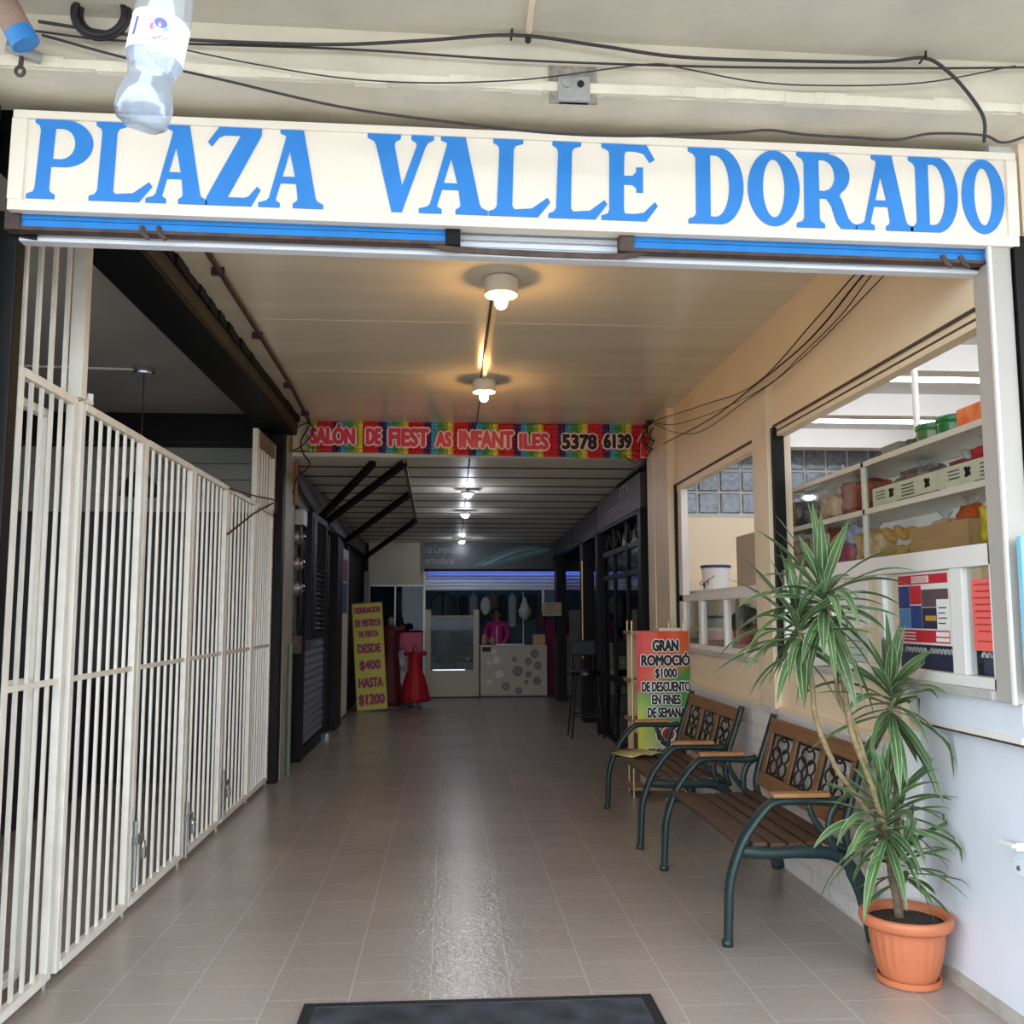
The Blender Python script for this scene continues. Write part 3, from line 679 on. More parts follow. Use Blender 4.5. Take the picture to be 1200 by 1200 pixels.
for i, (yy, hh, c, lab) in enumerate(((4.0, 2.0, (70, 60, 78), 'tall violet grey cupboard nearest behind the gate'), (4.95, 1.75, (86, 60, 62), 'reddish brown cupboard behind the second gate leaf'))):
    t = thing('cupboard', lab, 'cupboard', (-4.4, yy, 0), 'cupboards behind the gate')
    m_ = mat('cupboard_%d' % i, c, 0.35, var=0.15, vscale=3)
    MB().box(-4.8, -4.32, yy - .45, yy + .45, 0, hh).build('body', m_, t, bevel=0.01)
    for s_ in (-1, 1):
        d = MB().box(-4.318, -4.298, yy + (.005 if s_ > 0 else -.44), yy + (.44 if s_ > 0 else -.005), .05, hh - .03).build('door', m_, t, bevel=0.004)
        MB().box(-4.297, -4.277, yy + s_ * .03 - .008, yy + s_ * .03 + .008, 1.0, 1.15).build('handle', chrome, d)

# ================================================================== CEILING LAMPS
def bulb_lamp(x, y, label):
    t = thing('ceiling_lamp', label, 'lamp', (x, y, 3.42), 'bare bulb lamps on the entrance ceiling')
    MB().lathe([(.092, -.105), (.094, -.10), (.094, -.012), (.075, 0)], (0, 0, 0), 32, cap=False).add([], []).build('lamp_base', porcelain, t, local=True)
    MB().lathe([(.0, -.06), (.05, -.06), (.088, -.104), (.093, -.104)], (0, 0, 0), 32, cap=False).build('reflector', porcelain, t, local=True)
    MB().lathe([(.022, -.10), (.022, -.065)], (0, 0, 0), 16).build('socket', brass, t, local=True)
    MB().lathe([(.004, -.185), (.022, -.178), (.034, -.160), (.036, -.143), (.030, -.122), (.021, -.10)], (0, 0, 0), 20).build('bulb', emat('bulb_glow_' + str(int(y * 10)), (255, 196, 120), 190.0), t, local=True, smooth=True)
    return t
bulb_lamp(.283, 5.16, 'near bare bulb in a round white holder, just inside the entrance')
bulb_lamp(.273, 7.50, 'far bare bulb in a round white holder, in front of the rainbow banner')
t = thing('ceiling_trunking', 'cream trunking with dark cable joining the two ceiling bulbs', 'trunking', (.27, 6.3, 3.39))
MB().box(.255, .285, 5.26, 7.40, 3.400, 3.42).build('channel', cream, t)
MB().tube([(.245, 5.26, 3.41), (.243, 7.40, 3.41)], .006, 6).build('cable', cable_blk, t)
cable([(.262, 7.60, 3.414), (.262, 8.5, 3.412), (.265, 9.28, 3.405)], .005, 'dark wire on the ceiling from the far bulb to the banner', cable_blk)
t = thing('ceiling_conduit', 'dark brown conduit pipe clamped along the left of the entrance ceiling', 'conduit', (-1.3, 7, 3.39))
MB().tube([(-1.24, 3.7, 3.395), (-1.274, 6.15, 3.395), (-1.301, 7.66, 3.395), (-1.367, 9.2, 3.395)], .015, 8).build('pipe', conduit_m, t, smooth=True)
for y in (5.1, 6.3, 7.7, 8.8):
    xx = -1.24 - (y - 3.7) * .022
    MB().box(xx - .035, xx + .035, y - .010, y + .010, 3.376, 3.42).build('clamp', conduit_m, t)
cable([(-1.37, 9.2, 3.36), (-1.45, 9.23, 3.22), (-1.43, 9.22, 3.10), (-1.36, 9.21, 2.98), (-1.48, 9.22, 2.85), (-1.52, 9.25, 2.70)], .008, 'black cable dangling at the left end of the rainbow banner', cable_blk)
cable([(-1.52, 9.2, 3.30), (-1.45, 9.2, 3.37), (-1.36, 9.2, 3.38), (-1.33, 9.2, 3.30), (-1.42, 9.2, 3.18), (-1.52, 9.22, 3.12)], .006, 'small black cable loop above the black post', cable_blk)
# wires along the right wall
W = [([(2.03, 3.7, 3.30), (2.02, 4.428, 3.223), (2.02, 4.988, 3.152), (2.02, 6.03, 3.046), (1.97, 7.166, 3.155), (1.95, 8.909, 3.384)], 'uppermost black wire sagging along the right wall to the corner coil'),
     ([(2.03, 3.65, 3.27), (2.02, 4.334, 3.188), (2.02, 4.873, 3.091), (2.02, 5.325, 3.052), (2.00, 5.945, 3.025), (1.98, 6.941, 3.006), (1.96, 8.471, 3.087)], 'black wire on the right wall ending lowest, at the pier head'),
     ([(2.03, 3.6, 3.24), (2.02, 4.244, 3.154), (2.02, 4.65, 3.067), (2.02, 5.193, 3.015), (2.00, 5.704, 2.965), (1.98, 6.716, 3.023), (1.96, 7.983, 3.171), (1.95, 8.984, 3.391)], 'middle black wire crossing the others above the pilaster'),
     ([(2.03, 3.55, 3.20), (2.02, 4.116, 3.107), (2.02, 4.493, 3.061), (2.02, 5.064, 3.003), (1.99, 5.551, 2.954), (1.98, 6.128, 2.953), (1.97, 7.184, 2.955), (1.96, 7.989, 3.097), (1.95, 8.802, 3.337)], 'lowest sagging black wire along the right wall')]
for i, (p, lab) in enumerate(W): cable(p, (.0040, .0055, .0032, .0032)[i], lab, cable_blk, grp='wires along the right wall')
t = MB(); rnd = random.Random(3)
for k in range(7):
    cx, cz = 1.985 + rnd.uniform(-.03, .02), 3.30 + rnd.uniform(-.04, .04); rr = rnd.uniform(.07, .15); tl = rnd.uniform(-.5, .5)
    t.tube([(cx + rr * .6 * math.cos(a), 8.95 + .02 * k + rr * tl * math.sin(a) * .5, cz + rr * math.sin(a)) for a in [2 * PI * i / 20 for i in range(20)]], .006, 5, closed=True)
solo(t, 'wire_tangle', cable_blk, 'tangled coil of black wire at the right end of the banner', 'cable', smooth=True)
cable([(1.98, 8.97, 3.20), (1.88, 9.1, 3.00), (1.72, 9.15, 3.08), (1.86, 9.12, 3.03), (2.0, 8.98, 3.15)], .004, 'single thin wire drooping in front of the red arrow', cable_blk)

# ================================================================== BANNER
RB = [(200, 34, 48), (60, 38, 96), (70, 160, 205), (76, 150, 76), (214, 200, 60)]
bn = thing('rainbow_banner', 'glossy rainbow striped banner reading SALÓN DE FIESTAS INFANTILES 5378 6139', 'banner', (.3, 9.24, 3.05))
mats_b = [mat('banner_red', (208, 36, 50), 0.3), mat('banner_violet', (74, 40, 98), 0.3), mat('banner_sky', (72, 166, 208), 0.3), mat('banner_green', (84, 154, 74), 0.3), mat('banner_yellow', (222, 208, 66), 0.3), mat('banner_lime', (146, 176, 72), 0.3)]
def bz_top(x):
    s_ = (x + 1.385) / 3.385
    return 3.452 - .035 * math.sin(PI * min(1, max(0, (s_ - .25) / .72))) - .01 * s_
def bz_bot(x): return 3.118 - .050 * ((x + 1.385) / 3.385)
def by(x, z): return 9.245 + .012 * math.sin(x * 11 + z * 6) + .008 * math.sin(x * 27)
seq = [(5, .085)] + [(0, .15), (1, .075), (2, .065), (3, .06), (5, .04), (4, .055)] * 9
b = MB(); x = -1.385; xe = 2.0
k = 0
while x < xe - 1e-4:
    mi, w_ = seq[k]; k += 1
    x1 = min(xe, x + w_); n = max(1, int(w_ / .03)); cols = [x + (x1 - x) * i / n for i in range(n + 1)]
    for i in range(n):
        for j in range(8):
            q = []
            for (xx, jj) in ((cols[i], j), (cols[i + 1], j), (cols[i + 1], j + 1), (cols[i], j + 1)):
                z = bz_bot(xx) + (bz_top(xx) - bz_bot(xx)) * jj / 8; q.append((xx, by(xx, z), z))
            b.quad(*q, mi=mi)
    x = x1
o = b.build('sheet', mats_b, bn, smooth=True)
sm = o.modifiers.new('thick', 'SOLIDIFY'); sm.thickness = .002; sm.offset = 1
m_out = mat('banner_white', (240, 206, 206), 0.4); m_pink = mat('banner_pink', (206, 50, 84), 0.4)
XB = lambda px: -1.385 + (px - 362) * 3.385 / 398.0
def word(body, a, c, z, h, m):
    x0, x1 = XB(a) + .02, XB(c) - .02; h = h - .03
    w_ = MB(); text(w_, body, ((x0 + x1) / 2, 9.222, z), XR, UP, x1 - x0, h, .006, .011)
    o = w_.build('word', m, bn)
    w_ = MB(); text(w_, body, ((x0 + x1) / 2, 9.222, z), XR, UP, x1 - x0, h, .004, .026)
    w_.build('word_outline', m_out, o)
for body, a, c, z, h in (('SALÓN', 363, 417, 3.288, .215), ('DE', 427, 447, 3.27, .175), ('FIEST', 453, 502, 3.262, .195), ('AS', 507, 528, 3.245, .165), ('INFANT', 534, 600, 3.25, .185), ('ILES', 604, 641, 3.235, .175)):
    word(body, a, c, z, h, m_pink)
word('5378', 654, 698, 3.235, .165, ink); word('6139', 703, 739, 3.245, .16, ink)
ar = lambda cx, cz, s_: [(cx + p * s_, cz + q * s_) for p, q in ((-.035, -.15), (.035, -.15), (.035, .01), (.075, .01), (0, .15), (-.075, .01), (-.035, .01))]
rd = MB(); rd.add([(p, 9.213, q) for p, q in ar(XB(752), 3.223, .88)], [tuple(range(7))])
o = rd.build('arrow', mat('arrow_red', (214, 34, 44), 0.4), bn)
rd = MB(); rd.add([(p, 9.216, q) for p, q in ar(XB(752), 3.225, 1.0)], [tuple(range(7))]); rd.build('arrow_outline', m_out, o)

# ================================================================== LEFT SHOP FRONTS
sg = mat('dark_sign_panel', (52, 50, 51), 0.4, spec=0.3, var=0.15, vscale=3)
for i, (y0, y1, lab, txt) in enumerate(((9.66, 12.28, 'dark fascia panel nearest on the left, beside the meters', None), (12.32, 14.58, 'dark fascia panel in the middle of the left side with a pale ring', 'O'), (14.62, 17.6, 'dark fascia panel farthest along the left side', None))):
    t = thing('shop_fascia', lab, 'sign', (-1.55, (y0 + y1) / 2, 2.62), 'dark fascia panels on the left')
    MB().box(-1.615, -1.545, y0, y1, 2.62, 3.05 - .022 * (y1 - 9.4)).build('panel', sg, t)
    MB().box(-1.545, -1.53, y0, y1, 2.60, 2.635).build('edge_strip', black_paint, t)
    if txt:
        q = MB(); text(q, '50', (-1.545, 12.75, 2.83), PY, UP, .5, .22, .003); q.build('lettering', ink_grey, t)
for i, (a, b_, lab) in enumerate((((-1.54, 11.2, 2.64), (-.78, 9.6, 3.06), 'nearest black awning strut on the left, steepest of the four'), ((-1.54, 11.6, 2.62), (-.46, 9.56, 3.06), 'second black awning strut, rising to the banner'), ((-1.54, 13.8, 2.56), (-.485, 11.55, 3.0), 'third black awning strut on the left'), ((-1.54, 17.2, 2.54), (-.51, 14.2, 2.93), 'farthest black awning strut, before the cream box column'))):
    solo(MB().bar(a, b_, .06, .06), 'awning_strut', black_paint, lab, 'strut', 'black awning struts on the left')
solo(MB().bar((-.46, 9.52, 3.075), (-.50, 14.4, 2.938), .035, .035), 'awning_rail', mat('rail_dark', (104, 99, 94), 0.5), 'dark rail under the slatted ceiling joining the strut ends', 'rail')  # bar drawn in place of a soft shadow line below the slats
# meters and pipes
mt = thing('meter_board', 'electric meter board with three glass meters by the black post', 'meter', (-1.56, 9.85, 1.2))
MB().box(-1.615, -1.58, 9.64, 10.02, 1.15, 2.60).build('backboard', mat('meter_board_grey', (120, 116, 110), 0.6, var=0.3, vscale=10), mt)
for z in (2.32, 2.05, 1.80):
    m_ = MB().lathe([(.085, 0), (.085, .03), (.07, .06)], (0, 0, 0), 18); 
    for p in m_.v: p.x, p.z = p.z - 1.58, p.x + z; p.y += 9.80
    mm = m_.build('meter', steel, mt)
    g_ = MB().ball((-1.53, 9.80, z), .062, 8); g_.build('meter_glass', chrome, mm, smooth=True)
MB().box(-1.58, -1.48, 9.70, 9.95, 2.44, 2.60).build('fuse_box', steel, mt, bevel=0.005)
MB().box(-1.58, -1.49, 9.68, 9.86, 1.14, 1.32).build('lower_box', rust, mt, bevel=0.005)
for k in range(3):
    MB().tube(catmull([(-1.53, 9.74 + k * .06, 2.46), (-1.50, 9.70 + k * .08, 2.25), (-1.52, 9.76 + k * .05, 1.95), (-1.50, 9.72 + k * .06, 1.6), (-1.53, 9.76, 1.3)], 4), .008, 5).build('cable', cable_blk, mt)
solo(MB().tube([(-1.535, 9.40, 0), (-1.535, 9.40, 1.25)], .022, 8), 'green_pipe', mat('green_pipe_paint', (100, 118, 98), 0.5), 'pale green vertical pipe on the cream pier below the meters', 'pipe')
solo(MB().tube([(-1.54, 9.53, 2.62), (-1.54, 9.53, 3.06)], .018, 8), 'rusty_pipe', mat('rust_pipe_paint', (150, 88, 62), 0.6), 'short rust red pipe on the cream pier above the meters', 'pipe')
# louvred panel
lv = thing('louvred_panel', 'black louvred panel hanging open before the grey roller shutter', 'panel', (-1.45, 10.7, 1.27))
MB().box(-1.50, -1.44, 10.05, 10.13, 1.27, 2.62).box(-1.50, -1.44, 11.2, 11.28, 1.27, 2.62).box(-1.50, -1.44, 10.13, 11.2, 1.27, 1.34).box(-1.50, -1.44, 10.13, 11.2, 2.55, 2.62).build('frame', black_paint, lv)
q = MB()
for i in range(22): q.bar((-1.47, 10.13, 1.36 + i * .055), (-1.47, 11.2, 1.36 + i * .055), .012, .05, up=(0.7, 0, .7))
q.build('slats', mat('louvre_black', (30, 29, 31), 0.4, spec=0.3), lv)
MB().box(-1.438, -1.43, 10.13, 10.35, 1.34, 2.55).build('near_plate', black_paint, lv)
rs = thing('roller_shutter', 'grey slatted roller shutter closed on the left side', 'shutter', (-1.58, 11.2, 0))
q = MB()
for i in range(28): q.prism([(-1.61, .12 + i * .085), (-1.585, .12 + i * .085), (-1.57, .15 + i * .085), (-1.585, .20 + i * .085), (-1.61, .20 + i * .085)], 'y', 10.35, 12.18)
q.build('slat_curtain', shutter_grey, rs)
MB().box(-1.62, -1.55, 10.3, 12.2, .0, .12).build('bottom_bar', black_paint, rs)
MB().box(-1.62, -1.54, 10.2, 10.36, 0, 2.55).build('guide', black_paint, rs)
MB().box(-1.62, -1.54, 12.18, 12.35, 0, 2.55).build('guide', black_paint, rs)
MB().box(-1.545, -1.50, 12.22, 12.30, .0, .05).build('floor_lock', chrome, rs)
for y0, y1 in ((12.9, 13.55), ): sbox('trim_left_post', black_paint, -1.62, -1.50, y0, y1, 0, 2.62)
t = thing('poster_door', 'narrow white door with red and blue posters on its upper half', 'door', (-1.56, 14.2, 0))
MB().box(-1.61, -1.55, 13.75, 14.75, .05, 2.5).build('panel', white_paint, t)
MB().box(-1.549, -1.546, 13.85, 14.6, 1.55, 2.0).build('blue_poster', mat('poster_blue', (44, 76, 128), 0.5), t)
MB().box(-1.549, -1.546, 13.85, 14.6, 2.02, 2.35).build('red_poster', mat('poster_red', (150, 62, 52), 0.5), t)
sbox('trim_left_door_post', black_paint, -1.62, -1.585, 14.85, 15.3, 0, 2.62)
sbox('trim_left_corner_post', mat('grey_post', (120, 118, 116), 0.5), -1.52, -1.44, 17.1, 17.3, 0, 2.3)
# yellow sign board
ys = thing('sale_sign', 'tall yellow board with magenta words DESDE $400 HASTA $1200', 'sign', (-1.22, 15.6, 0))
MB().box(-.235, .235, -.012, .012, 0, 1.70).build('board', mat('sign_yellow', (206, 192, 66), 0.5, var=0.05, vscale=4), ys, local=True)
MB().box(-.245, .245, -.016, -.006, -.008, .012).box(-.245, .245, -.016, -.006, 1.69, 1.71).box(-.247, -.235, -.016, .012, 0, 1.70).box(.235, .247, -.016, .012, 0, 1.70).build('edge_frame', mat('sign_edge', (150, 140, 60), 0.5), ys, local=True)
q = MB()
for body, z, w_, h in (('LIQUIDACION', 1.585, .40, .095), ('DE VESTIDOS', 1.385, .40, .10), ('DE FIESTA', 1.205, .31, .085), ('DESDE', .975, .36, .125), ('$400', .70, .32, .145), ('HASTA', .43, .38, .135), ('$1200', .155, .40, .165)):
    q = MB(); text(q, body, (0, -.012, z), XR, UP, w_, h + .006, .003, h * .075); q.build('word', mat('sign_magenta', (150, 32, 88), 0.5) if 'sign_magenta' not in MATS else MATS['sign_magenta'], ys, local=True)
ys.rotation_euler = (math.radians(-3), math.radians(-4.0), 0); ys.location = (-1.215, 15.5, .02)
# dresses
def dress(name, loc, H_, prof, col, label, neck, stand=True, folds=9, amp=.07):
    t = thing(name, label, 'dress', loc, 'dresses on display beside the yellow sign')
    md = mat(name + '_satin', col, 0.6, var=0.45, vscale=14, bump=0.5, bscale=16)
    MB().lathe(prof, (0, 0, 0), 48, wob=lambda a, z: 1 + (amp * math.cos(folds * a + z * 3) * max(0, 1 - z / (H_ * .62)))).build('gown', md, t, local=True, smooth=True)
    for s_ in (-1, 1):
        MB().ball((s_ * prof[-2][0] * 1.12, 0, prof[-2][1] - .01), .055 * H_, 8, sz=(1.1, 1, .85)).build('sleeve', md, t, local=True, smooth=True)
    MB().lathe([(.03 * H_, prof[-1][1] - .02), (.035 * H_, prof[-1][1] + .05 * H_), (.02 * H_, prof[-1][1] + .09 * H_)], (0, 0, 0), 14).build('neck_form', neck, t, local=True, smooth=True)
    MB().lathe([(.13 * H_, 0), (.12 * H_, .02), (.015, .035), (.015, prof[0][1] + .05)], (0, 0, 0), 16).build('stand', steel, t, local=True)
    return t
skin_form = mat('mannequin_grey', (120, 110, 108), 0.5)
dress('red_gown', (-.975, 16.12, 0), 1.45, [(.19, .03), (.185, .12), (.17, .45), (.15, .75), (.125, .92), (.14, 1.08), (.165, 1.22), (.15, 1.30), (.05, 1.36)], (96, 10, 22), 'long dark red gown on a stand next to the yellow sign', skin_form, folds=7, amp=.06)
dress('child_party_dress', (-.555, 15.9, 0), 1.0, [(.235, .11), (.23, .18), (.20, .36), (.16, .52), (.105, .64), (.10, .70), (.115, .82), (.12, .90), (.05, .94)], (196, 16, 36), "child's bright red puffy party dress with a grey form neck", skin_form, folds=11, amp=.09)
t = dress('costume_dress', (-.785, 16.40, 0), 1.0, [(.16, .10), (.16, .2), (.15, .40), (.12, .62), (.10, .78), (.11, .88), (.04, .92)], (206, 204, 210), 'white costume dress with pink hem between the two red dresses', skin_form, folds=8, amp=.05)
MB().lathe([(.168, .09), (.168, .2), (.158, .36)], (0, 0, 0), 30, cap=False).build('pink_hem', mat('hem_pink', (190, 84, 120), 0.5), t, local=True, smooth=True)
q = MB(); text(q, 'H', (0, -.118, .63), XR, UP, .07, .14, .01); q.build('dark_print', ink_grey, t, local=True)
solo(MB().box(-.86, -.47, 16.74, 16.78, .88, 1.22).box(-.68, -.65, 16.74, 16.78, .02, .88).box(-.8, -.53, 16.62, 16.9, 0, .02), 'pink_board', mat('board_pink', (206, 74, 116), 0.5), 'plain pink board on a pole behind the red party dress', 'board')

# ================================================================== FAR END
sbox('wall_far_column', mat('column_beige', (196, 188, 166), 0.6, var=0.1, vscale=3), -1.50, -.47, 17.75, 18.3, 2.09, 3.3)
sbox('trim_far_column_edge', steel, -.48, -.44, 17.73, 17.78, 0, 3.0)
o = sbox('window_4', steel, -1.50, -1.46, 17.75, 17.8, 0, 2.09)
for x in (-1.0,): struct('mullion', MB().box(x - .015, x + .015, 17.76, 17.8, 0, 2.09), steel, o)
struct('top_frame', MB().box(-1.5, -.47, 17.76, 17.8, 2.05, 2.09), steel, o)
struct('pane', MB().box(-1.46, -.48, 17.775, 17.78, 0, 2.05), glass_dark, o)
teal = mat('teal_wall', (74, 104, 112), 0.6, var=0.12, vscale=2)
sbox('wall_far_shop', teal, -1.6, 3.4, 20.3, 20.45, 0, 3.3)
sbox('wall_far_shop_left', teal, -1.75, -1.6, 18.3, 20.4, 0, 3.3)
sbox('ceiling_far_shop', dark_wall, -1.7, 3.4, 17.85, 20.4, 2.95, 3.05)
sbox('trim_far_fascia', dark_wall, 1.96, 3.4, 17.66, 17.74, 2.33, 2.95)
fs = thing('laundry_sign', 'dark blue fascia sign with pale script and a swoosh over the far shop', 'sign', (.68, 17.7, 2.37))
MB().box(-.47, 1.95, 17.66, 17.72, 2.37, 2.90).build('panel', mat('laundry_blue', (34, 46, 62), 0.3, var=0.2, vscale=2), fs)
MB().box(-.47, 1.95, 17.64, 17.74, 2.33, 2.375).build('lower_rail', black_paint, fs)
q = MB()
for k, (w_, off) in enumerate(((.13, 0), (.06, .16), (.03, .30))):
    pts = [(.45 + off + u * (1.42 - off), 17.655 - .002 * k, 2.43 + off * .1 + .30 * math.sin(u * 1.5)) for u in [i / 14 for i in range(15)]]
    for i in range(14):
        wa = w_ * math.sin(PI * (i + .3) / 15) + .004; wb = w_ * math.sin(PI * (i + 1.3) / 15) + .004
        a, b_ = pts[i], pts[i + 1]
        q.quad((a[0], a[1], a[2] - wa), (b_[0], b_[1], b_[2] - wb), (b_[0], b_[1], b_[2] + wb), (a[0], a[1], a[2] + wa), mi=k % 2)
q.build('swoosh', [mat('swoosh_teal', (62, 108, 112), 0.4), mat('swoosh_pale', (128, 150, 156), 0.4)], fs)
q = MB(); text(q, 'ría Lavandería', (-.08, 17.66, 2.745), XR, UP, .72, .15, .004, slant=.25); text(q, 'nchaduría', (-.17, 17.66, 2.53), XR, UP, .54, .14, .004, slant=.25)
q.build('lettering', mat('sign_script', (150, 152, 158), 0.5), fs)
sf = thing('far_shutter', 'white slatted shutter half rolled down under the dark blue sign, lit blue', 'shutter', (.68, 17.85, 1.98))
q = MB()
for i in range(6): q.prism([(17.86, 1.985 + i * .062), (17.89, 1.985 + i * .062), (17.89, 2.044 + i * .062), (17.865, 2.044 + i * .062), (17.85, 2.02 + i * .062)], 'x', -.46, 3.3)
q.build('slat_curtain', slat_white, sf)
MB().box(-.46, 3.3, 17.84, 17.90, 1.955, 1.985).build('bottom_rail', ink, sf)
tl = thing('tube_light', 'blue white fluorescent tube below the dark blue sign', 'lamp', (.6, 17.78, 2.34))
MB().tube([(-.38, 17.79, 2.375), (3.1, 17.79, 2.375)], .012, 8).build('tube', emat('tube_blue', (95, 130, 255), 6.0), tl)
MB().box(-.42, 3.14, 17.76, 17.82, 2.39, 2.42).build('batten', steel, tl)
# glazed door and counter
beige = mat('laminate_beige', (188, 176, 154), 0.45, var=0.05, vscale=3)
gd = thing('shop_counter', 'beige shop counter with a large glass pane, left of the flower counter', 'counter', (.04, 17.8, 0))
MB().box(-.44, -.335, 17.78, 17.84, .02, 1.62).box(.455, .56, 17.78, 17.84, .02, 1.62).box(-.335, .455, 17.78, 17.84, .02, .50).box(-.335, .455, 17.78, 17.84, 1.49, 1.51).build('frame', beige, gd, bevel=0.003)
MB().box(-.335, .455, 17.808, 17.812, .5, 1.5).build('pane', glass_dark, gd)
MB().box(-.30, .30, 17.77, 17.80, .50, .52).build('handle_rail', chrome, gd)
def flowers(mb, pts, y):
    for x, z, r in pts:
        for k in range(8):
            a = 2 * PI * k / 8; c = (x + math.cos(a) * r * .62, z + math.sin(a) * r * .62)
            mb.add([(c[0] + math.cos(b) * r * .30, y, c[1] + math.sin(b) * r * .30) for b in [2 * PI * i / 8 for i in range(8)]], [tuple(range(8))])
        mb.add([(x + math.cos(b) * r * .28, y, z + math.sin(b) * r * .28) for b in [2 * PI * i / 8 for i in range(8)]], [tuple(range(8))])
fc = thing('flower_counter', 'beige shop counter printed with grey and white flowers', 'counter', (1.2, 18.0, 0))
MB().box(.585, 1.83, 17.78, 18.25, .03, .93).box(2.02, 2.6, 17.78, 18.25, .03, 1.15).build('counter_body', beige, fc, bevel=0.004)
MB().box(.57, 1.83, 17.76, 18.30, .93, .955).build('counter_top', mat('counter_top_grey', (176, 170, 160), 0.3), fc)
MB().box(.60, 2.6, 17.80, 18.2, 0, .03).build('plinth', matblack, fc)
fg = mat('flower_grey', (126, 118, 132), 0.5); fw = mat('flower_white', (226, 224, 228), 0.5)
for p_ in [(1.60, .80, .09), (1.48, .66, .08), (1.66, .58, .08), (1.28, .48, .11), (1.48, .42, .07), (1.64, .30, .09), (1.30, .12, .08), (1.06, .20, .09), (1.22, .70, .06), (2.15, .45, .08), (2.1, .85, .06), (1.44, .28, .05)]:
    q = MB(); flowers(q, [p_], 17.776); q.build('flower', fg, fc)
for p_ in [(.84, .84, .06), (.88, .68, .08), (.74, .64, .05), (.94, .42, .09), (.75, .28, .06)]:
    q = MB(); flowers(q, [p_], 17.776); q.build('flower', fw, fc)

MB().box(.62, .78, 17.774, 17.778, .84, .94).build('price_plate', ink, fc)
# things on the counter
solo(MB().box(.90, 1.42, 17.86, 18.15, .956, .975), 'white_tray', paper, 'flat white tray lying on the flower counter', 'tray', bevel=0.003)
solo(MB().box(1.58, 1.80, 17.82, 18.05, .956, 1.15), 'small_box', cardboard, 'small beige box at the right end of the flower counter', 'box', bevel=0.004)
solo(MB().lathe([(.05, 0), (.055, .06), (.05, .16), (.03, .20)], (.66, 17.95, .956), 14), 'jar', mat('jar_pink', (178, 132, 124), 0.4), 'pinkish jar at the left end of the flower counter', 'jar', smooth=True)
solo(MB().lathe([(.045, 0), (.05, .1), (.02, .15), (.02, .17)], (.82, 17.93, .956), 14), 'jar', mat('jar_tan', (160, 140, 110), 0.4), 'tan jar beside the pinkish jar on the counter', 'jar', smooth=True)
t = thing('pole_with_cloth', 'thin pale pole with a bunch of white cloth standing on the counter', 'pole', (1.40, 17.95, .956))
MB().tube([(1.40, 17.95, .956), (1.40, 17.95, 1.95)], .010, 8).build('pole', paper, t)
q = MB().lathe([(.02, 1.42), (.10, 1.50), (.12, 1.60), (.06, 1.72), (.02, 1.85)], (1.43, 17.95, 0), 18, wob=lambda a, z: 1 + .25 * math.cos(5 * a + z * 20)); q.build('cloth', mat('grey_cloth', (176, 172, 168), 0.8), t, smooth=True)
# hanging clothes in the far shop
rail = solo(MB().tube([(-1.6, 19.6, 2.02), (3.4, 19.6, 2.02)], .014, 8), 'clothes_rail', chrome, 'steel clothes rail across the far shop', 'rail')
cc = [((70, 72, 78), 'grey'), ((38, 36, 42), 'black'), ((150, 150, 152), 'pale grey'), ((58, 66, 84), 'navy'), ((122, 104, 84), 'tan'), ((34, 34, 36), 'charcoal'), ((176, 178, 182), 'white'), ((64, 52, 48), 'brown'), ((40, 44, 50), 'slate'), ((86, 78, 70), 'taupe')]
order = ['first', 'second', 'third', 'fourth', 'fifth', 'sixth', 'seventh', 'eighth', 'ninth', 'tenth']
for i, (c, nm) in enumerate(cc):
    x = .10 + i * .20; L_ = .55 + .25 * ((i * 7) % 4) / 3
    t = thing('hanging_garment', '%s garment, %s from the left on the far clothes rail' % (nm, order[i]), 'clothes', (x, 19.6, 2.0 - L_), 'garments on the far clothes rail')
    mg = mat('garment_%s' % nm.replace(' ', '_'), c, 0.8)
    MB().prism([(x - .075, 1.98 - L_), (x + .075, 1.98 - L_), (x + .085, 1.86), (x + .02, 1.96), (x - .02, 1.96), (x - .085, 1.86)], 'y', 19.54, 19.66).build('cloth', mg, t, bevel=0.02)
    MB().tube([(x, 19.6, 1.95), (x, 19.6, 2.03), (x + .015, 19.6, 2.045)], .004, 5).build('hook', chrome, t)
q = MB().ball((.72, 18.9, 1.70), .12, 10, sz=(.85, .5, 1.5))
solo(q, 'white_bag', paper, 'white oval bag hanging before the dark garments', 'bag', smooth=True)
solo(MB().tube([(.72, 18.9, 1.86), (.72, 18.9, 2.95)], .004, 5), 'bag_cord', cable_m, 'cord holding up the white oval bag', 'cord')
cs = thing('coat_stand', 'black metal coat stand behind the glass pane', 'stand', (-.12, 18.6, 0))
MB().tube([(-.12, 18.6, .02), (-.12, 18.6, 1.95)], .014, 8).build('pole', matblack, cs)
MB().lathe([(.2, 0), (.2, .02), (.02, .03)], (-.12, 18.6, 0), 18).build('foot', matblack, cs)
MB().tube(catmull([(-.36, 18.6, 1.66), (-.30, 18.6, 1.85), (-.12, 18.6, 1.95), (.06, 18.6, 1.85), (.12, 18.6, 1.66)], 5), .012, 6).build('arms', matblack, cs, smooth=True)
MB().tube(catmull([(-.26, 18.6, 1.10), (-.2, 18.6, 1.04), (-.12, 18.6, 1.10), (-.04, 18.6, 1.04), (.02, 18.6, 1.10)], 4), .010, 6).build('hooks', matblack, cs, smooth=True)
t = thing('hanging_garment', 'pale grey dress hanging on the coat stand', 'clothes', (-.12, 18.55, .5))
MB().lathe([(.22, .52), (.19, .75), (.12, 1.0), (.14, 1.15), (.05, 1.22)], (-.12, 18.5, 0), 24, wob=lambda a, z: 1 + .08 * math.cos(7 * a)).build('cloth', mat('dress_pale', (138, 142, 150), 0.8), t, smooth=True)
t = thing('side_table', 'dark side table inside the far shop behind the pane', 'table', (.42, 18.7, 0))
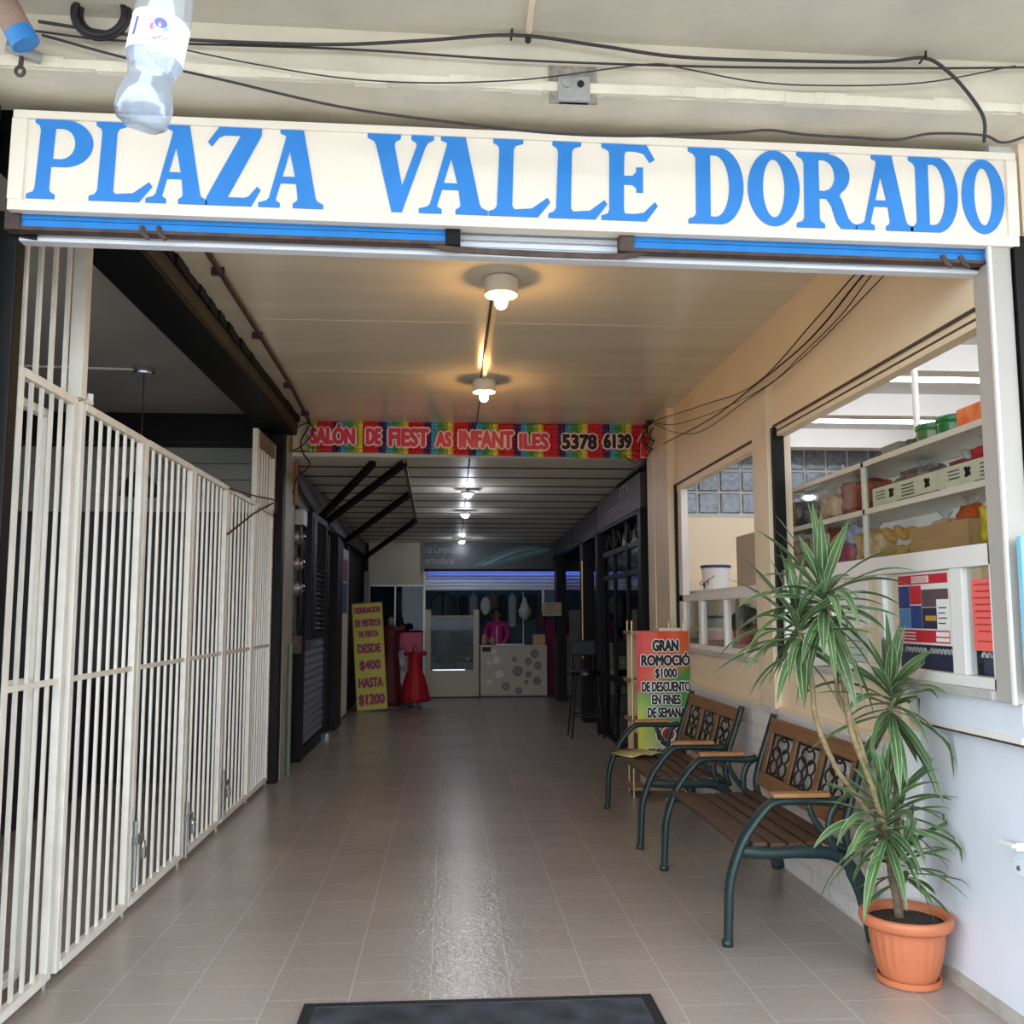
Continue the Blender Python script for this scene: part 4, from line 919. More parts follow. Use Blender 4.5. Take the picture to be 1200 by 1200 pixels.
MB().box(.18, .68, 18.5, 18.95, .92, .96).build('table_top', mat('navy_top', (34, 40, 66), 0.4), t)
for dx in (.22, .64):
    for dy in (18.54, 18.91): MB().box(dx - .02, dx + .02, dy - .02, dy + .02, 0, .92).build('leg', matblack, t)
solo(MB().box(.28, .52, 18.6, 18.85, .96, 1.18), 'blue_bundle', mat('bundle_blue', (86, 100, 140), 0.7), 'blue folded bundle on the dark side table', 'bundle', bevel=0.03)
t = thing('storage_box', 'brown box holding a steel pot, below the side table', 'box', (.38, 18.3, 0))
MB().box(.14, .54, 18.28, 18.48, 0, .80).build('box_body', mat('box_brown', (120, 104, 84), 0.7), t, bevel=0.004)
MB().ball((.36, 18.26, .66), .085, 8, sz=(1, .5, .8)).build('pot', chrome, t, smooth=True)
t = thing('strip_light', 'strip light inside the far shop above the clothes rail', 'lamp', (.8, 19.0, 2.9))  # lamp added to bring the teal wall out of the dark
MB().box(-.2, 1.8, 18.95, 19.05, 2.92, 2.95).build('batten', white_paint, t)
MB().tube([(-.15, 19.0, 2.90), (1.75, 19.0, 2.90)], .015, 8).build('tube', emat('far_strip', (190, 225, 255), 6.0), t)
# person behind the counter
def skin_mesh(nodes, edges, m, name, parent, sub=2):
    me = bpy.data.meshes.new(name); me.from_pydata([n[0] for n in nodes], edges, [])
    o = bpy.data.objects.new(name, me); COL.objects.link(o)
    md = o.modifiers.new('skin', 'SKIN'); md.use_smooth_shade = True
    for sv, n in zip(me.skin_vertices[0].data, nodes): sv.radius = n[1] if isinstance(n[1], tuple) else (n[1], n[1])
    me.skin_vertices[0].data[0].use_root = True
    s2 = o.modifiers.new('sub', 'SUBSURF'); s2.levels = sub; s2.render_levels = sub
    bpy.context.view_layer.update()
    nm = bpy.data.meshes.new_from_object(o.evaluated_get(bpy.context.evaluated_depsgraph_get()))
    bpy.data.objects.remove(o); bpy.data.meshes.remove(me)
    nm.materials.clear(); nm.materials.append(m)
    for p in nm.polygons: p.use_smooth = True
    o = bpy.data.objects.new(name, nm); COL.objects.link(o)
    if parent: o.parent = parent
    nm.name = name
    return o
ps = thing('person', 'person in a pink jacket standing behind the flower counter', 'person', (.93, 18.72, 0))
skin_ = mat('skin', (150, 108, 88), 0.5)
N = [((0, 0, .90), (.13, .10)), ((0, 0, 1.05), (.12, .09)), ((0, 0, 1.24), (.145, .10)), ((0, 0, 1.35), (.09, .07)), ((0, 0, 1.41), .048), ((0, -.01, 1.47), (.066, .072)), ((0, -.012, 1.56), (.074, .088)), ((0, 0, 1.625), (.055, .065)),
     ((.17, 0, 1.33), .052), ((.22, 0, 1.12), .040), ((.17, -.20, 1.02), .034), ((.12, -.33, 1.0), .024), ((-.17, 0, 1.33), .052), ((-.22, 0, 1.12), .040), ((-.17, -.20, 1.02), .034), ((-.12, -.33, 1.0), .024),
     ((.09, 0, .84), .085), ((.10, -.01, .47), .058), ((.10, .01, .08), .042), ((.10, -.12, .035), .034), ((-.09, 0, .84), .085), ((-.10, -.01, .47), .058), ((-.10, .01, .08), .042), ((-.10, -.12, .035), .034)]
E_ = [(0, 1), (1, 2), (2, 3), (3, 4), (4, 5), (5, 6), (6, 7), (3, 8), (8, 9), (9, 10), (10, 11), (3, 12), (12, 13), (13, 14), (14, 15), (0, 16), (16, 17), (17, 18), (18, 19), (0, 20), (20, 21), (21, 22), (22, 23)]
# five fingers on each hand
def hand(idx, sx):
    base = Vector(N[idx][0])
    for k, (dx, L_) in enumerate(((-.020, .060), (-.007, .070), (.007, .066), (.020, .052))):
        a = len(N); N.append((tuple(base + Vector((dx, -.035, -.004))), .010)); N.append((tuple(base + Vector((dx * 1.2, -.035 - L_ * .6, -.010))), .0085)); N.append((tuple(base + Vector((dx * 1.2, -.035 - L_, -.026))), .007))
        E_.extend([(idx, a), (a, a + 1), (a + 1, a + 2)])
    a = len(N); N.append((tuple(base + Vector((sx * .032, -.012, -.006))), .010)); N.append((tuple(base + Vector((sx * .045, -.045, -.012))), .008)); E_.extend([(idx, a), (a, a + 1)])
hand(11, -1); hand(15, 1)
skin_mesh(N, E_, skin_, 'body', ps)
JK = [((0, 0, .86), (.155, .125)), ((0, 0, 1.05), (.145, .115)), ((0, 0, 1.24), (.165, .118)), ((0, 0, 1.345), (.115, .09)), ((.175, 0, 1.33), .068), ((.225, 0, 1.12), .054), ((.175, -.19, 1.02), .046), ((.15, -.26, 1.01), .042), ((-.175, 0, 1.33), .068), ((-.225, 0, 1.12), .054), ((-.175, -.19, 1.02), .046), ((-.15, -.26, 1.01), .042)]
skin_mesh(JK, [(0, 1), (1, 2), (2, 3), (3, 4), (4, 5), (5, 6), (6, 7), (3, 8), (8, 9), (9, 10), (10, 11)], mat('jacket_pink', (196, 44, 128), 0.7), 'jacket', ps)
MB().box(-.012, .012, -.135, -.118, .90, 1.30).build('zip_strip', mat('zip_white', (206, 196, 206), 0.5), ps, local=True)
MB().ball((0, .022, 1.585), .098, 10, sz=(.92, .95, 1.0)).build('hair', mat('hair_black', (26, 22, 22), 0.5), ps, local=True, smooth=True)
for s_ in (-1, 1):
    MB().ball((s_ * .028, -.088, 1.545), .009, 6).build('eye', ink, ps, local=True, smooth=True)
    MB().ball((s_ * .076, -.005, 1.53), .018, 6, sz=(.5, .8, 1.3)).build('ear', skin_, ps, local=True, smooth=True)
MB().ball((0, -.102, 1.52), .014, 6, sz=(.8, 1, 1.3)).build('nose', skin_, ps, local=True, smooth=True)
MB().ball((0, -.090, 1.482), .016, 6, sz=(1.4, .5, .4)).build('mouth', mat('lips', (128, 66, 66), 0.5), ps, local=True, smooth=True)
MB().tube([(.10, .01, .10), (.10, -.01, .48), (.09, 0, .86)], [.055, .072, .098], 12).tube([(-.10, .01, .10), (-.10, -.01, .48), (-.09, 0, .86)], [.055, .072, .098], 12).build('trousers', mat('trousers_dark', (40, 40, 50), 0.8), ps, local=True, smooth=True)
solo(MB().box(1.95, 2.6, 19.2, 19.3, 0, 1.42), 'magenta_cloth', mat('cloth_magenta', (150, 40, 96), 0.8), 'magenta cloth draped behind the dark post at the far right', 'cloth', bevel=0.02)
# LED floods on the slatted ceiling
for i, (y, z, lab) in enumerate(((11.4, 3.043, 'nearest white LED flood lamp on the slatted ceiling'), (13.3, 2.990, 'middle white LED flood lamp on the slatted ceiling'), (16.9, 2.889, 'farthest white LED flood lamp, before the dark blue sign'))):
    t = thing('flood_lamp', lab, 'lamp', (.22, y, z), 'white LED flood lamps on the slatted ceiling')
    MB().box(.14, .30, y - .06, y + .06, z - .06, z - .03).box(.20, .24, y - .02, y + .02, z - .03, z).build('housing', steel, t, bevel=0.004)
    MB().lathe([(.03, -.10), (.045, -.085), (.045, -.075), (.03, -.06)], (.22, y, z), 18).build('led_panel', emat('led_%d' % i, (235, 240, 255), (300.0, 190.0, 150.0)[i]), t, smooth=True)
t = solo(MB().tube([(.20, 9.5, 3.088), (.21, 17.4, 2.868)], .008, 6), 'ceiling_wire', cable_blk, 'dark wire linking the LED lamps along the slatted ceiling', 'cable')

# ================================================================== RIGHT SHOP FRONTS
RXs = 1.95
sb = mat('brown_sign', (70, 55, 55), 0.45, spec=0.3, var=0.12, vscale=3)
t = thing('shop_fascia', 'brown fascia sign with faint letters ending in ETA on the right', 'sign', (RXs, 11, 2.62), 'fascia signs on the right')
MB().box(RXs, RXs + .06, 9.52, 12.35, 2.62, 2.985).build('panel', sb, t)
q = MB(); text(q, 'ETA', (RXs, 10.4, 2.90), MY, UP, .55, .13, .003); 
q.box(RXs - .004, RXs - .002, 10.1, 11.6, 2.775, 2.785).box(RXs - .004, RXs - .002, 10.05, 11.7, 2.735, 2.742).box(RXs - .004, RXs - .002, 10.02, 10.04, 2.80, 2.98)
q.build('lettering', mat('sign_faint', (150, 136, 136), 0.5), t)
t = thing('shop_fascia', 'black glittery fascia sign in the middle of the right side', 'sign', (RXs, 13.6, 2.6), 'fascia signs on the right')
MB().box(RXs + .01, RXs + .07, 12.38, 15.0, 2.60, 2.93).build('panel', mat('black_glitter', (46, 50, 54), 0.18, var=0.5, vscale=16, bump=0.5, bscale=14), t)
t = thing('shop_fascia', 'plain dark fascia sign farthest along the right side', 'sign', (RXs, 16.2, 2.6), 'fascia signs on the right')
MB().box(RXs + .01, RXs + .07, 15.03, 17.6, 2.58, 2.87).build('panel', sg, t)
solo(MB().box(RXs - .02, RXs + .08, 9.5, 17.6, 2.565, 2.60), 'lintel_rail', black_paint, 'long black steel rail under the right hand fascias', 'rail')
for i, (y0, y1) in enumerate(((9.45, 9.60), (12.25, 12.45), (13.6, 13.95), (16.9, 17.35))):
    sbox('trim_right_post_%d' % (i + 1), black_paint, RXs - .02, RXs + .14, y0, y1, 0, 2.60)
solo(MB().tube([(RXs - .03, 13.6, .9), (RXs - .03, 13.6, 2.3)], .02, 8), 'brass_strip', brass, 'vertical brass strip on the dark post behind the bar stool', 'strip')
# glazed front nearest
gp = thing('glazed_shopfront', 'black framed glass shopfront with scroll work on the right', 'shopfront', (RXs + .05, 10.9, 0))
q = MB()
for y in (9.62, 10.5, 11.35, 12.2): q.box(RXs + .03, RXs + .08, y - .03, y + .03, 0, 2.56)
for z in (.03, .75, 1.98, 2.28): q.box(RXs + .03, RXs + .08, 9.62, 12.2, z - .03, z + .03)
q.build('frame', black_paint, gp)
MB().box(RXs + .052, RXs + .056, 9.62, 12.2, .06, 2.28).build('pane', glass_dark, gp)
q = MB()
for k in range(4):
    yc = 9.85 + k * .62
    q.tube(catmull([(RXs + .04, yc - .24, 2.34), (RXs + .04, yc - .12, 2.50), (RXs + .04, yc, 2.40), (RXs + .04, yc + .10, 2.34), (RXs + .04, yc + .16, 2.46), (RXs + .04, yc + .08, 2.50)], 5), .012, 5)
q.build('scroll_work', matblack, gp, smooth=True)
MB().box(RXs + .3, RXs + .32, 9.6, 12.2, 2.28, 2.56).build('transom_panel', cream, gp)
MB().box(RXs + .02, RXs + .03, 9.66, 9.70, 1.9, 2.08).build('latch', brass, gp)
t = thing('shop_poster', 'dark magenta poster inside the right glass shopfront', 'poster', (2.01, 10.3, 1.2))
MB().box(2.008, 2.012, 9.8, 10.35, 1.1, 1.9).build('sheet', mat('poster_magenta', (120, 40, 72), 0.5), t)
# bar stool
st = thing('bar_stool', 'black bar stool with a padded back at the right shop fronts', 'stool', (1.72, 12.02, 0))
MB().lathe([(.18, .76), (.19, .775), (.19, .81), (.17, .825)], (1.72, 12.02, 0), 28).build('seat', mat('black_vinyl', (20, 20, 22), 0.25), st, smooth=False)
MB().box(1.55, 1.89, 12.17, 12.21, 1.0, 1.20).build('backrest', matblack, st, bevel=0.015)
for sx in (-1, 1):
    MB().tube([(1.72 + sx * .13, 12.19, .78), (1.72 + sx * .14, 12.19, 1.05)], .012, 6).build('back_post', matblack, st)
    for sy in (-1, 1): MB().tube([(1.72 + sx * .13, 12.02 + sy * .13, .78), (1.72 + sx * .20, 12.02 + sy * .20, 0)], .014, 6).build('leg', matblack, st)
MB().tube([(1.72 + .18 * a, 12.02 + .18 * b_, .27) for a, b_ in ((-1, -1), (1, -1), (1, 1), (-1, 1))], .010, 6, closed=True).build('footrest', matblack, st)
solo(MB().box(2.1, 2.13, 14.2, 16.6, .3, 1.6).box(2.1, 2.5, 14.2, 16.6, .0, .3), 'shop_display', mat('brick_grey', (112, 108, 104), 0.7, var=0.4, vscale=9), 'grey display stand inside the right shop front', 'stand')
t = thing('notice', 'small cream notice taped to the far dark post', 'notice', (1.93, 16.88, 1.55))
MB().box(1.66, 2.0, 16.86, 16.885, 1.50, 1.74).build('sheet', mat('notice_cream', (186, 172, 140), 0.7), t)
q = MB()
for k in range(4): q.box(1.70, 1.92 - .03 * (k % 2), 16.857, 16.859, 1.69 - k * .045, 1.70 - k * .045)
q.build('text_lines', ink_grey, t)
t = thing('framed_picture', 'white framed blue picture hanging behind the far dark post', 'picture', (1.95, 17.6, 1.6))
MB().box(1.70, 2.14, 17.36, 17.40, 1.56, 2.02).build('frame', paper, t, bevel=0.004)
MB().box(1.74, 2.10, 17.354, 17.362, 1.60, 1.98).build('print', mat('print_blue', (44, 66, 118), 0.3), t)

# ================================================================== RACK WITH PROMO BANNER
rk = thing('brass_rack', 'brass and wood display rack standing behind the benches', 'rack', (1.82, 8.15, 0))
for x, y in ((1.555, 8.05), (1.575, 8.36), (2.0, 8.05), (1.95, 8.36)):
    MB().tube([(x, y, 0), (x, y, 1.45)], .0075, 8).build('post', brass, rk)
    MB().lathe([(.010, 1.45), (.008, 1.475)], (x, y, 0), 10).build('finial', brass, rk)
for z in (.06, .34, .62, .95, 1.36):
    MB().box(1.54, 2.0, 8.04, 8.37, z, z + .025).build('shelf', mat('rack_wood_%d' % int(z * 100), (150, 124, 92), 0.6, var=0.15, vscale=6), rk)
MB().box(1.57, 1.98, 8.34, 8.355, .36, 1.36).build('back_panel', mat('rack_back', (196, 170, 136), 0.6), rk)
MB().box(1.80, 2.0, 8.1, 8.3, 1.385, 1.41).build('top_tray', cream, rk)
pb = thing('promo_banner', 'red to green hanging banner reading GRAN ROMOCIÓ $1000 DE DESCUENTO', 'banner', (1.82, 8.02, .36))
def pbx(u): return 1.592 + .45 * u
def pby(u): return 8.005 + .06 * (u - .5) ** 2 * 4 * .5 + .006 * math.sin(u * 13)
q = MB(); nn = 20; zz = [.36, 1.385]
for i in range(nn):
    for j in range(12):
        u0, u1 = i / nn, (i + 1) / nn; z0 = .36 + 1.025 * j / 12; z1 = .36 + 1.025 * (j + 1) / 12
        q.quad((pbx(u0), pby(u0), z0), (pbx(u1), pby(u1), z0), (pbx(u1), pby(u1), z1), (pbx(u0), pby(u0), z1))
gm = bpy.data.materials.new('promo_print'); gm.use_nodes = True
nt = gm.node_tree; p = nt.nodes['Principled BSDF']; p.inputs['Roughness'].default_value = .45
tc = nt.nodes.new('ShaderNodeTexCoord'); sp = nt.nodes.new('ShaderNodeSeparateXYZ'); nt.links.new(tc.outputs['Object'], sp.inputs[0])
def ramp(out, lo, hi, stops):
    mr = nt.nodes.new('ShaderNodeMapRange'); mr.inputs['From Min'].default_value = lo; mr.inputs['From Max'].default_value = hi
    nt.links.new(out, mr.inputs['Value']); r = nt.nodes.new('ShaderNodeValToRGB'); cr = r.color_ramp
    while len(cr.elements) < len(stops): cr.elements.new(.5)
    for e, (pos, c) in zip(cr.elements, stops): e.position = pos
    for e, (pos, c) in zip(cr.elements, stops): e.color = rgb(*c)
    nt.links.new(mr.outputs[0], r.inputs['Fac']); return r
ma = nt.nodes.new('ShaderNodeMath'); ma.operation = 'MULTIPLY_ADD'; ma.inputs[1].default_value = -.55
nt.links.new(sp.outputs['X'], ma.inputs[0]); nt.links.new(sp.outputs['Z'], ma.inputs[2])
rl = ramp(sp.outputs['Z'], 0, 1.03, [(0, (214, 206, 90)), (.30, (196, 206, 70)), (.46, (120, 170, 70)), (.54, (214, 62, 40)), (.8, (216, 50, 44)), (1, (206, 44, 48))])
rr = ramp(ma.outputs[0], -.12, 1.1, [(0, (226, 222, 214)), (.16, (178, 206, 150)), (.34, (96, 160, 76)), (.56, (78, 140, 70)), (.68, (222, 112, 52)), (1, (214, 66, 46))])
mx = nt.nodes.new('ShaderNodeMix'); mx.data_type = 'RGBA'
mr = nt.nodes.new('ShaderNodeMapRange'); mr.inputs['From Min'].default_value = -.20; mr.inputs['From Max'].default_value = -.02; nt.links.new(sp.outputs['X'], mr.inputs['Value'])
nt.links.new(mr.outputs[0], mx.inputs[0]); nt.links.new(rl.outputs[0], mx.inputs['A']); nt.links.new(rr.outputs[0], mx.inputs['B']); nt.links.new(mx.outputs['Result'], p.inputs['Base Color'])
o = q.build('sheet', gm, pb, smooth=True)
wl = MB(); dk = MB()
for body, z, w_, h in (('GRAN', 1.265, .235, .105), ('ROMOCIÓ', 1.152, .43, .12), ('$1000', 1.03, .20, .10), ('DE DESCUENTO', .922, .43, .095), ('EN FINES', .815, .26, .092), ('DE SEMANA', .708, .34, .092), ('DE QUINTA PRI', .388, .34, .06)):
    bo = .004 if z < 1.1 else .0062
    dk = MB(); text(dk, body, (1.83, 7.990, z), XR, UP, w_ - .02, h - .016, .004, bo); o = dk.build('word', ink, pb)
    wl = MB(); text(wl, body, (1.83, 7.990, z), XR, UP, w_ - .02, h - .016, .002, bo + .007); wl.build('word_outline', ink_white, o)
em = MB()
def disc(mb, x, y, z, r, mi, n=24, r0=0):
    mb.add([(x + math.cos(a) * r, y, z + math.sin(a) * r) for a in [2 * PI * i / n for i in range(n)]], [tuple(range(n))], mi)
disc(em, 1.84, 7.989, .525, .108, 0); disc(em, 1.84, 7.988, .525, .098, 1); disc(em, 1.84, 7.987, .525, .068, 0); disc(em, 1.84, 7.986, .53, .05, 2)
for k in range(10):
    a = 2 * PI * k / 10; disc(em, 1.84 + math.cos(a) * .083, 7.986, .525 + math.sin(a) * .083, .010, 0, 6)
em.build('round_emblem', [ink_white, mat('emblem_purple', (70, 34, 62), 0.5), mat('emblem_red', (190, 52, 48), 0.5)], pb)
solo(MB().box(1.66, 1.94, 8.08, 8.3, .086, .20), 'shoe_box', mat('pale_box', (214, 188, 156), 0.7), 'pale box on the lowest shelf of the brass rack', 'box', bevel=0.004)
solo(MB().box(1.60, 1.95, 8.1, 8.32, .366, .50), 'folded_bundle', mat('bundle_brown', (98, 78, 64), 0.8), 'brown bundle on the second shelf of the rack', 'bundle', bevel=0.02)

# ================================================================== BENCHES
def bench(loc, label):
    t = thing('park_bench', label, 'bench', loc, 'park benches along the right wall')
    W_ = 1.31
    for side in (0, 1):
        y = 0 if side == 0 else W_
        fr = MB()
        front = catmull([(0, y, .0), (.004, y, .12), (.016, y, .29), (.07, y, .45), (.13, y, .545), (.195, y, .62), (.235, y, .645), (.30, y, .652), (.42, y, .650), (.52, y, .645), (.58, y, .655)], 5)
        fr.tube(front, [.023 + .014 * math.sin(PI * min(1, i / 40)) + .004 * min(1, i / 20) for i in range(len(front))], 10, ry=.021)
        fr.tube([(-.004, y, 0), (-.004, y, .03)], .026, 10)
        e = fr.build('end_frame', bench_iron, t, local=True, smooth=True)
        b2 = MB()
        back = catmull([(.60, y, .40), (.575, y, .50), (.60, y, .62), (.655, y, .78), (.70, y, .915)], 5)
        b2.tube(back, .030, 8, ry=.020, square=False)
        b2.build('back_post', bench_iron, t, local=True, smooth=True)
        s2 = MB()
        s2.tube(catmull([(.055, y, .425), (.20, y, .412), (.38, y, .415), (.50, y, .405), (.58, y, .36), (.64, y, .25), (.675, y, .12), (.70, y, 0)], 5), [.027] * 10 + [.030] * 12 + [.038] * 14, 10, ry=.020)
        s2.build('rear_leg', bench_iron, t, local=True, smooth=True)
        s3 = MB()
        s3.tube(catmull([(.53, y, .42), (.50, y, .47), (.50, y, .55), (.53, y, .62), (.57, y, .645)], 5), .018, 8, ry=.016)
        s3.tube(catmull([(.40, y, .635), (.43, y, .56), (.50, y, .47), (.58, y, .42)], 5), .016, 8, ry=.014)
        s3.build('arm_brace', bench_iron, t, local=True, smooth=True)
        MB().box(.225, .50, y - .032, y + .032, .668, .690).build('arm_pad', arm_wood, t, local=True, bevel=0.006)
    for i in range(6):
        x = .045 + i * .088; z = .440 - .012 * math.sin(PI * i / 5) + (.006 if i == 0 else 0)
        MB().box(x, x + .074, .02, W_ - .02, z, z + .024).build('seat_slat', seat_wood, t, local=True, bevel=0.005)
    def bp(s_, off=0.0):  # point on the back plane: s_ 0..1 from bottom to top
        a = Vector((.582, 0, .50)); b = Vector((.692, 0, .895)); d = (b - a).normalized(); n = Vector((-d.z, 0, d.x))
        return a + (b - a) * s_ + n * off
    def board(s0, s1, y0, y1, th, name, m):
        v = []
        for yy in (y0, y1):
            for s_, o_ in ((s0, -th / 2), (s1, -th / 2), (s1, th / 2), (s0, th / 2)): p = bp(s_, o_); v.append((p.x, yy, p.z))
        MB().add(v, [(0, 1, 2, 3), (7, 6, 5, 4), (0, 4, 5, 1), (1, 5, 6, 2), (2, 6, 7, 3), (3, 7, 4, 0)]).build(name, m, t, local=True, bevel=0.004)
    board(.0, .20, .02, W_ - .02, .030, 'back_rail', bench_wood)
    board(.80, 1.0, .02, W_ - .02, .030, 'back_rail', bench_wood)
    ys_ = [.06, .45, .82, 1.20]
    for yy in (.05, .45, .84, 1.24): board(.20, .80, yy - .032, yy + .032, .026, 'back_stile', bench_wood)
    for k in range(3):
        y0 = (.082, .482, .872)[k]; y1 = (.418, .808, 1.208)[k]
        q = MB()
        def P3(u, s_): p = bp(.20 + .60 * s_); return (p.x, y0 + (y1 - y0) * u, p.z)
        for u in (.02, .98): q.tube([P3(u, 0), P3(u, 1)], .006, 5)
        for s_ in (.03, .97): q.tube([P3(0, s_), P3(1, s_)], .006, 5)
        for (cu, cs_, ru, rs_) in ((.29, .22, .16, .17), (.71, .22, .16, .17), (.29, .54, .16, .16), (.71, .54, .16, .16), (.5, .38, .10, .15), (.5, .76, .26, .19), (.5, .94, .12, .08), (.5, .05, .12, .06)):
            q.tube([P3(cu + ru * math.cos(a), min(1, max(0, cs_ + rs_ * math.sin(a)))) for a in [2 * PI * i / 18 for i in range(18)]], .0062, 5, closed=True)
        q.build('lattice_panel', matblack, t, local=True, smooth=True)
    return t
b1 = bench((1.30, 4.50, 0), 'near bench with green iron ends and wooden seat, beside the potted plant')
b2 = copy_tree(b1, (1.262, 6.33, 0), 'far bench with a magazine on its seat, in front of the brass rack')
mg = thing('magazine', 'open yellowish magazine lying on the far bench seat', 'magazine', (1.5, 7.3, .468))
for s_ in (-1, 1):
    q = MB()
    for i in range(6):
        x0, x1 = i * .03, (i + 1) * .03; h0, h1 = .014 * math.sin(PI * (1 - i / 6) * .9) + .001, .014 * math.sin(PI * (1 - (i + 1) / 6) * .9) + .001
        q.quad((0 + s_ * x0, -.13, h0), (s_ * x1, -.13, h1), (s_ * x1, .13, h1), (s_ * x0, .13, h0))
    o = q.build('page', mat('page_%d' % s_, (206, 192, 120) if s_ < 0 else (188, 180, 140), 0.35, var=0.2, vscale=12), mg, local=True, smooth=True)
    m_ = o.modifiers.new('thick', 'SOLIDIFY'); m_.thickness = .003
mg.location = (1.46, 7.30, .470); mg.rotation_euler.z = .5

# ================================================================== POT AND PLANT
PX, PYY = 1.928, 4.03
pt = thing('flower_pot', 'ribbed terracotta plastic pot standing by the white wall', 'pot', (PX, PYY, 0))
MB().lathe([(.118, 0), (.128, .006), (.130, .030), (.122, .030), (.118, .014)], (0, 0, 0), 40).build('saucer', terracotta, pt, local=True, smooth=False)
rib = lambda a, z: 1 + (.016 * (1 if math.cos(24 * a) > 0 else 0) if .05 < z < .215 else 0)
body = MB().lathe([(.100, .014), (.108, .018), (.120, .045), (.132, .09), (.143, .14), (.150, .19), (.154, .225), (.156, .235)], (0, 0, 0), 144, wob=rib)
smooth_angle(body.build('pot_body', terracotta, pt, local=True), 30)
MB().lathe([(.155, .228), (.180, .232), (.188, .245), (.190, .268), (.186, .278), (.176, .282), (.164, .278), (.158, .262), (.154, .230)], (0, 0, 0), 64, cap=False).build('pot_rim', terracotta, pt, local=True, smooth=True)
MB().lathe([(.158, .245), (.10, .256), (.04, .262), (.001, .263)], (0, 0, 0), 48, wob=lambda a, z: 1 + .03 * math.sin(a * 9)).build('soil', soil, pt, local=True, smooth=True)
pl = thing('potted_dracaena', 'striped dracaena plant with drooping leaves growing in the terracotta pot', 'plant', (PX, PYY, .26))
S = [([(1.900, 4.03, .24), (1.888, 4.02, .34), (1.865, 4.01, .44), (1.858, 4.0, .56)], [.021, .018, .017, .015], trunk_m, 'trunk'),
     ([(1.862, 4.0, .46), (1.81, 4.02, .64), (1.74, 4.05, .76), (1.66, 4.03, .86), (1.585, 4.0, 1.00), (1.552, 4.0, 1.12), (1.545, 4.0, 1.25), (1.50, 4.0, 1.46)], [.014, .013, .012, .0115, .011, .011, .0105, .010], stem_m, 'stem'),
     ([(1.862, 4.0, .50), (1.80, 3.96, .72), (1.745, 3.95, .88), (1.70, 3.96, 1.02), (1.682, 3.97, 1.15), (1.67, 4.0, 1.35), (1.622, 4.0, 1.58)], [.015, .014, .013, .0125, .012, .0115, .010], stem_m, 'stem'),
     ([(1.748, 3.95, .90), (1.715, 3.97, 1.05), (1.662, 4.0, 1.18), (1.66, 4.02, 1.33)], [.010, .010, .009, .008], stem_m, 'stem'),
     ([(1.890, 4.03, .30), (1.905, 4.05, .48), (1.925, 4.06, .70), (1.915, 4.05, .92), (1.90, 4.04, 1.13)], [.014, .013, .012, .011, .010], stem_m, 'stem')]
for p, r, m_, nm in S:
    k = 6; pp_ = catmull(p, k); rr = []
    for i in range(len(pp_)):
        a = i / k; j = min(int(a), len(r) - 2); rr.append(r[j] + (r[j + 1] - r[j]) * (a - j) + (.0012 if i % 2 else 0))
    MB().tube(pp_, rr, 9).build(nm, m_, pl, smooth=True)
rnd = random.Random(11)
def foliage(c, n, L_, wd, tilt=(0, 0), lo=-35, hi=82, spread=.05, vert=.16, skew=None):
    q = MB(); c = Vector(c)
    for i in range(n):
        f_ = i / (n - 1); el = math.radians(lo + (hi - lo) * f_ + rnd.uniform(-20, 16)); az = i * 2.39996 + rnd.uniform(-.3, .3)
        length = L_ * rnd.uniform(.62, 1.14) * (1.0 if f_ < .8 else .85)
        d = Vector((math.cos(az) * math.cos(el) + tilt[0], math.sin(az) * math.cos(el) + tilt[1], math.sin(el))).normalized()
        p = c + Vector((0, 0, (f_ - .65) * vert)); g = rnd.uniform(1.2, 4.2) * (1.0 if f_ < .75 else .35)
        N_ = 11; ds = length / N_; pts = [p.copy()]; dirs = [d.copy()]
        for k in range(N_):
            d = (d + Vector((0, 0, -g * ds * (.5 + k / N_)))).normalized(); p = p + d * ds
            if p.x > (2.10 if p.y < 4.20 and p.z < 1.04 else 2.02): p.x = 2.10 if p.y < 4.20 and p.z < 1.04 else 2.02
            pts.append(p.copy()); dirs.append(d.copy())
        side0 = Vector((-math.sin(az), math.cos(az), 0)); twist = rnd.uniform(-.9, .9); w0 = wd * rnd.uniform(.8, 1.15)
        off = len(q.v); us = (-1, -.90, -.06, .06, .90, 1)
        for k in range(N_ + 1):
            s_ = k / N_; w_ = w0 * (.40 + .60 * math.sin(min(1, s_ / .42) * PI / 2)) * (1 if s_ < .42 else max(.0, 1 - ((s_ - .42) / .58) ** 1.8)) + .0004
            sd = (side0 - dirs[k] * side0.dot(dirs[k])).normalized(); up = sd.cross(dirs[k])
            if up.z < 0: up = -up
            sd = (sd * math.cos(twist * s_) + up * math.sin(twist * s_))
            for u in us: q.v.append(pts[k] + sd * (u * w_) + up * (abs(u) * w_ * .35))
        for k in range(N_):
            for j in range(5):
                a = off + k * 6 + j; q.f.append([a, a + 1, a + 7, a + 6]); q.m.append((1, 0, 1, 0, 1)[j])
    o = q.build('foliage', [leaf_g, leaf_c], pl, smooth=True)
    return o
foliage((1.612, 4.0, 1.60), 58, .42, .021, lo=-45)
foliage((1.495, 4.0, 1.47), 42, .37, .020, tilt=(-.12, 0), lo=-40)
foliage((1.90, 4.02, 1.17), 42, .38, .021, tilt=(.03, -.15), lo=-45)
foliage((1.83, 3.97, .68), 44, .38, .022, hi=85, tilt=(-.08, -.06), lo=-40)
foliage((1.925, 4.02, .74), 22, .30, .016, tilt=(.05, -.12))
foliage((1.915, 3.98, .52), 26, .30, .018, lo=-15, hi=50, tilt=(.02, -.14))

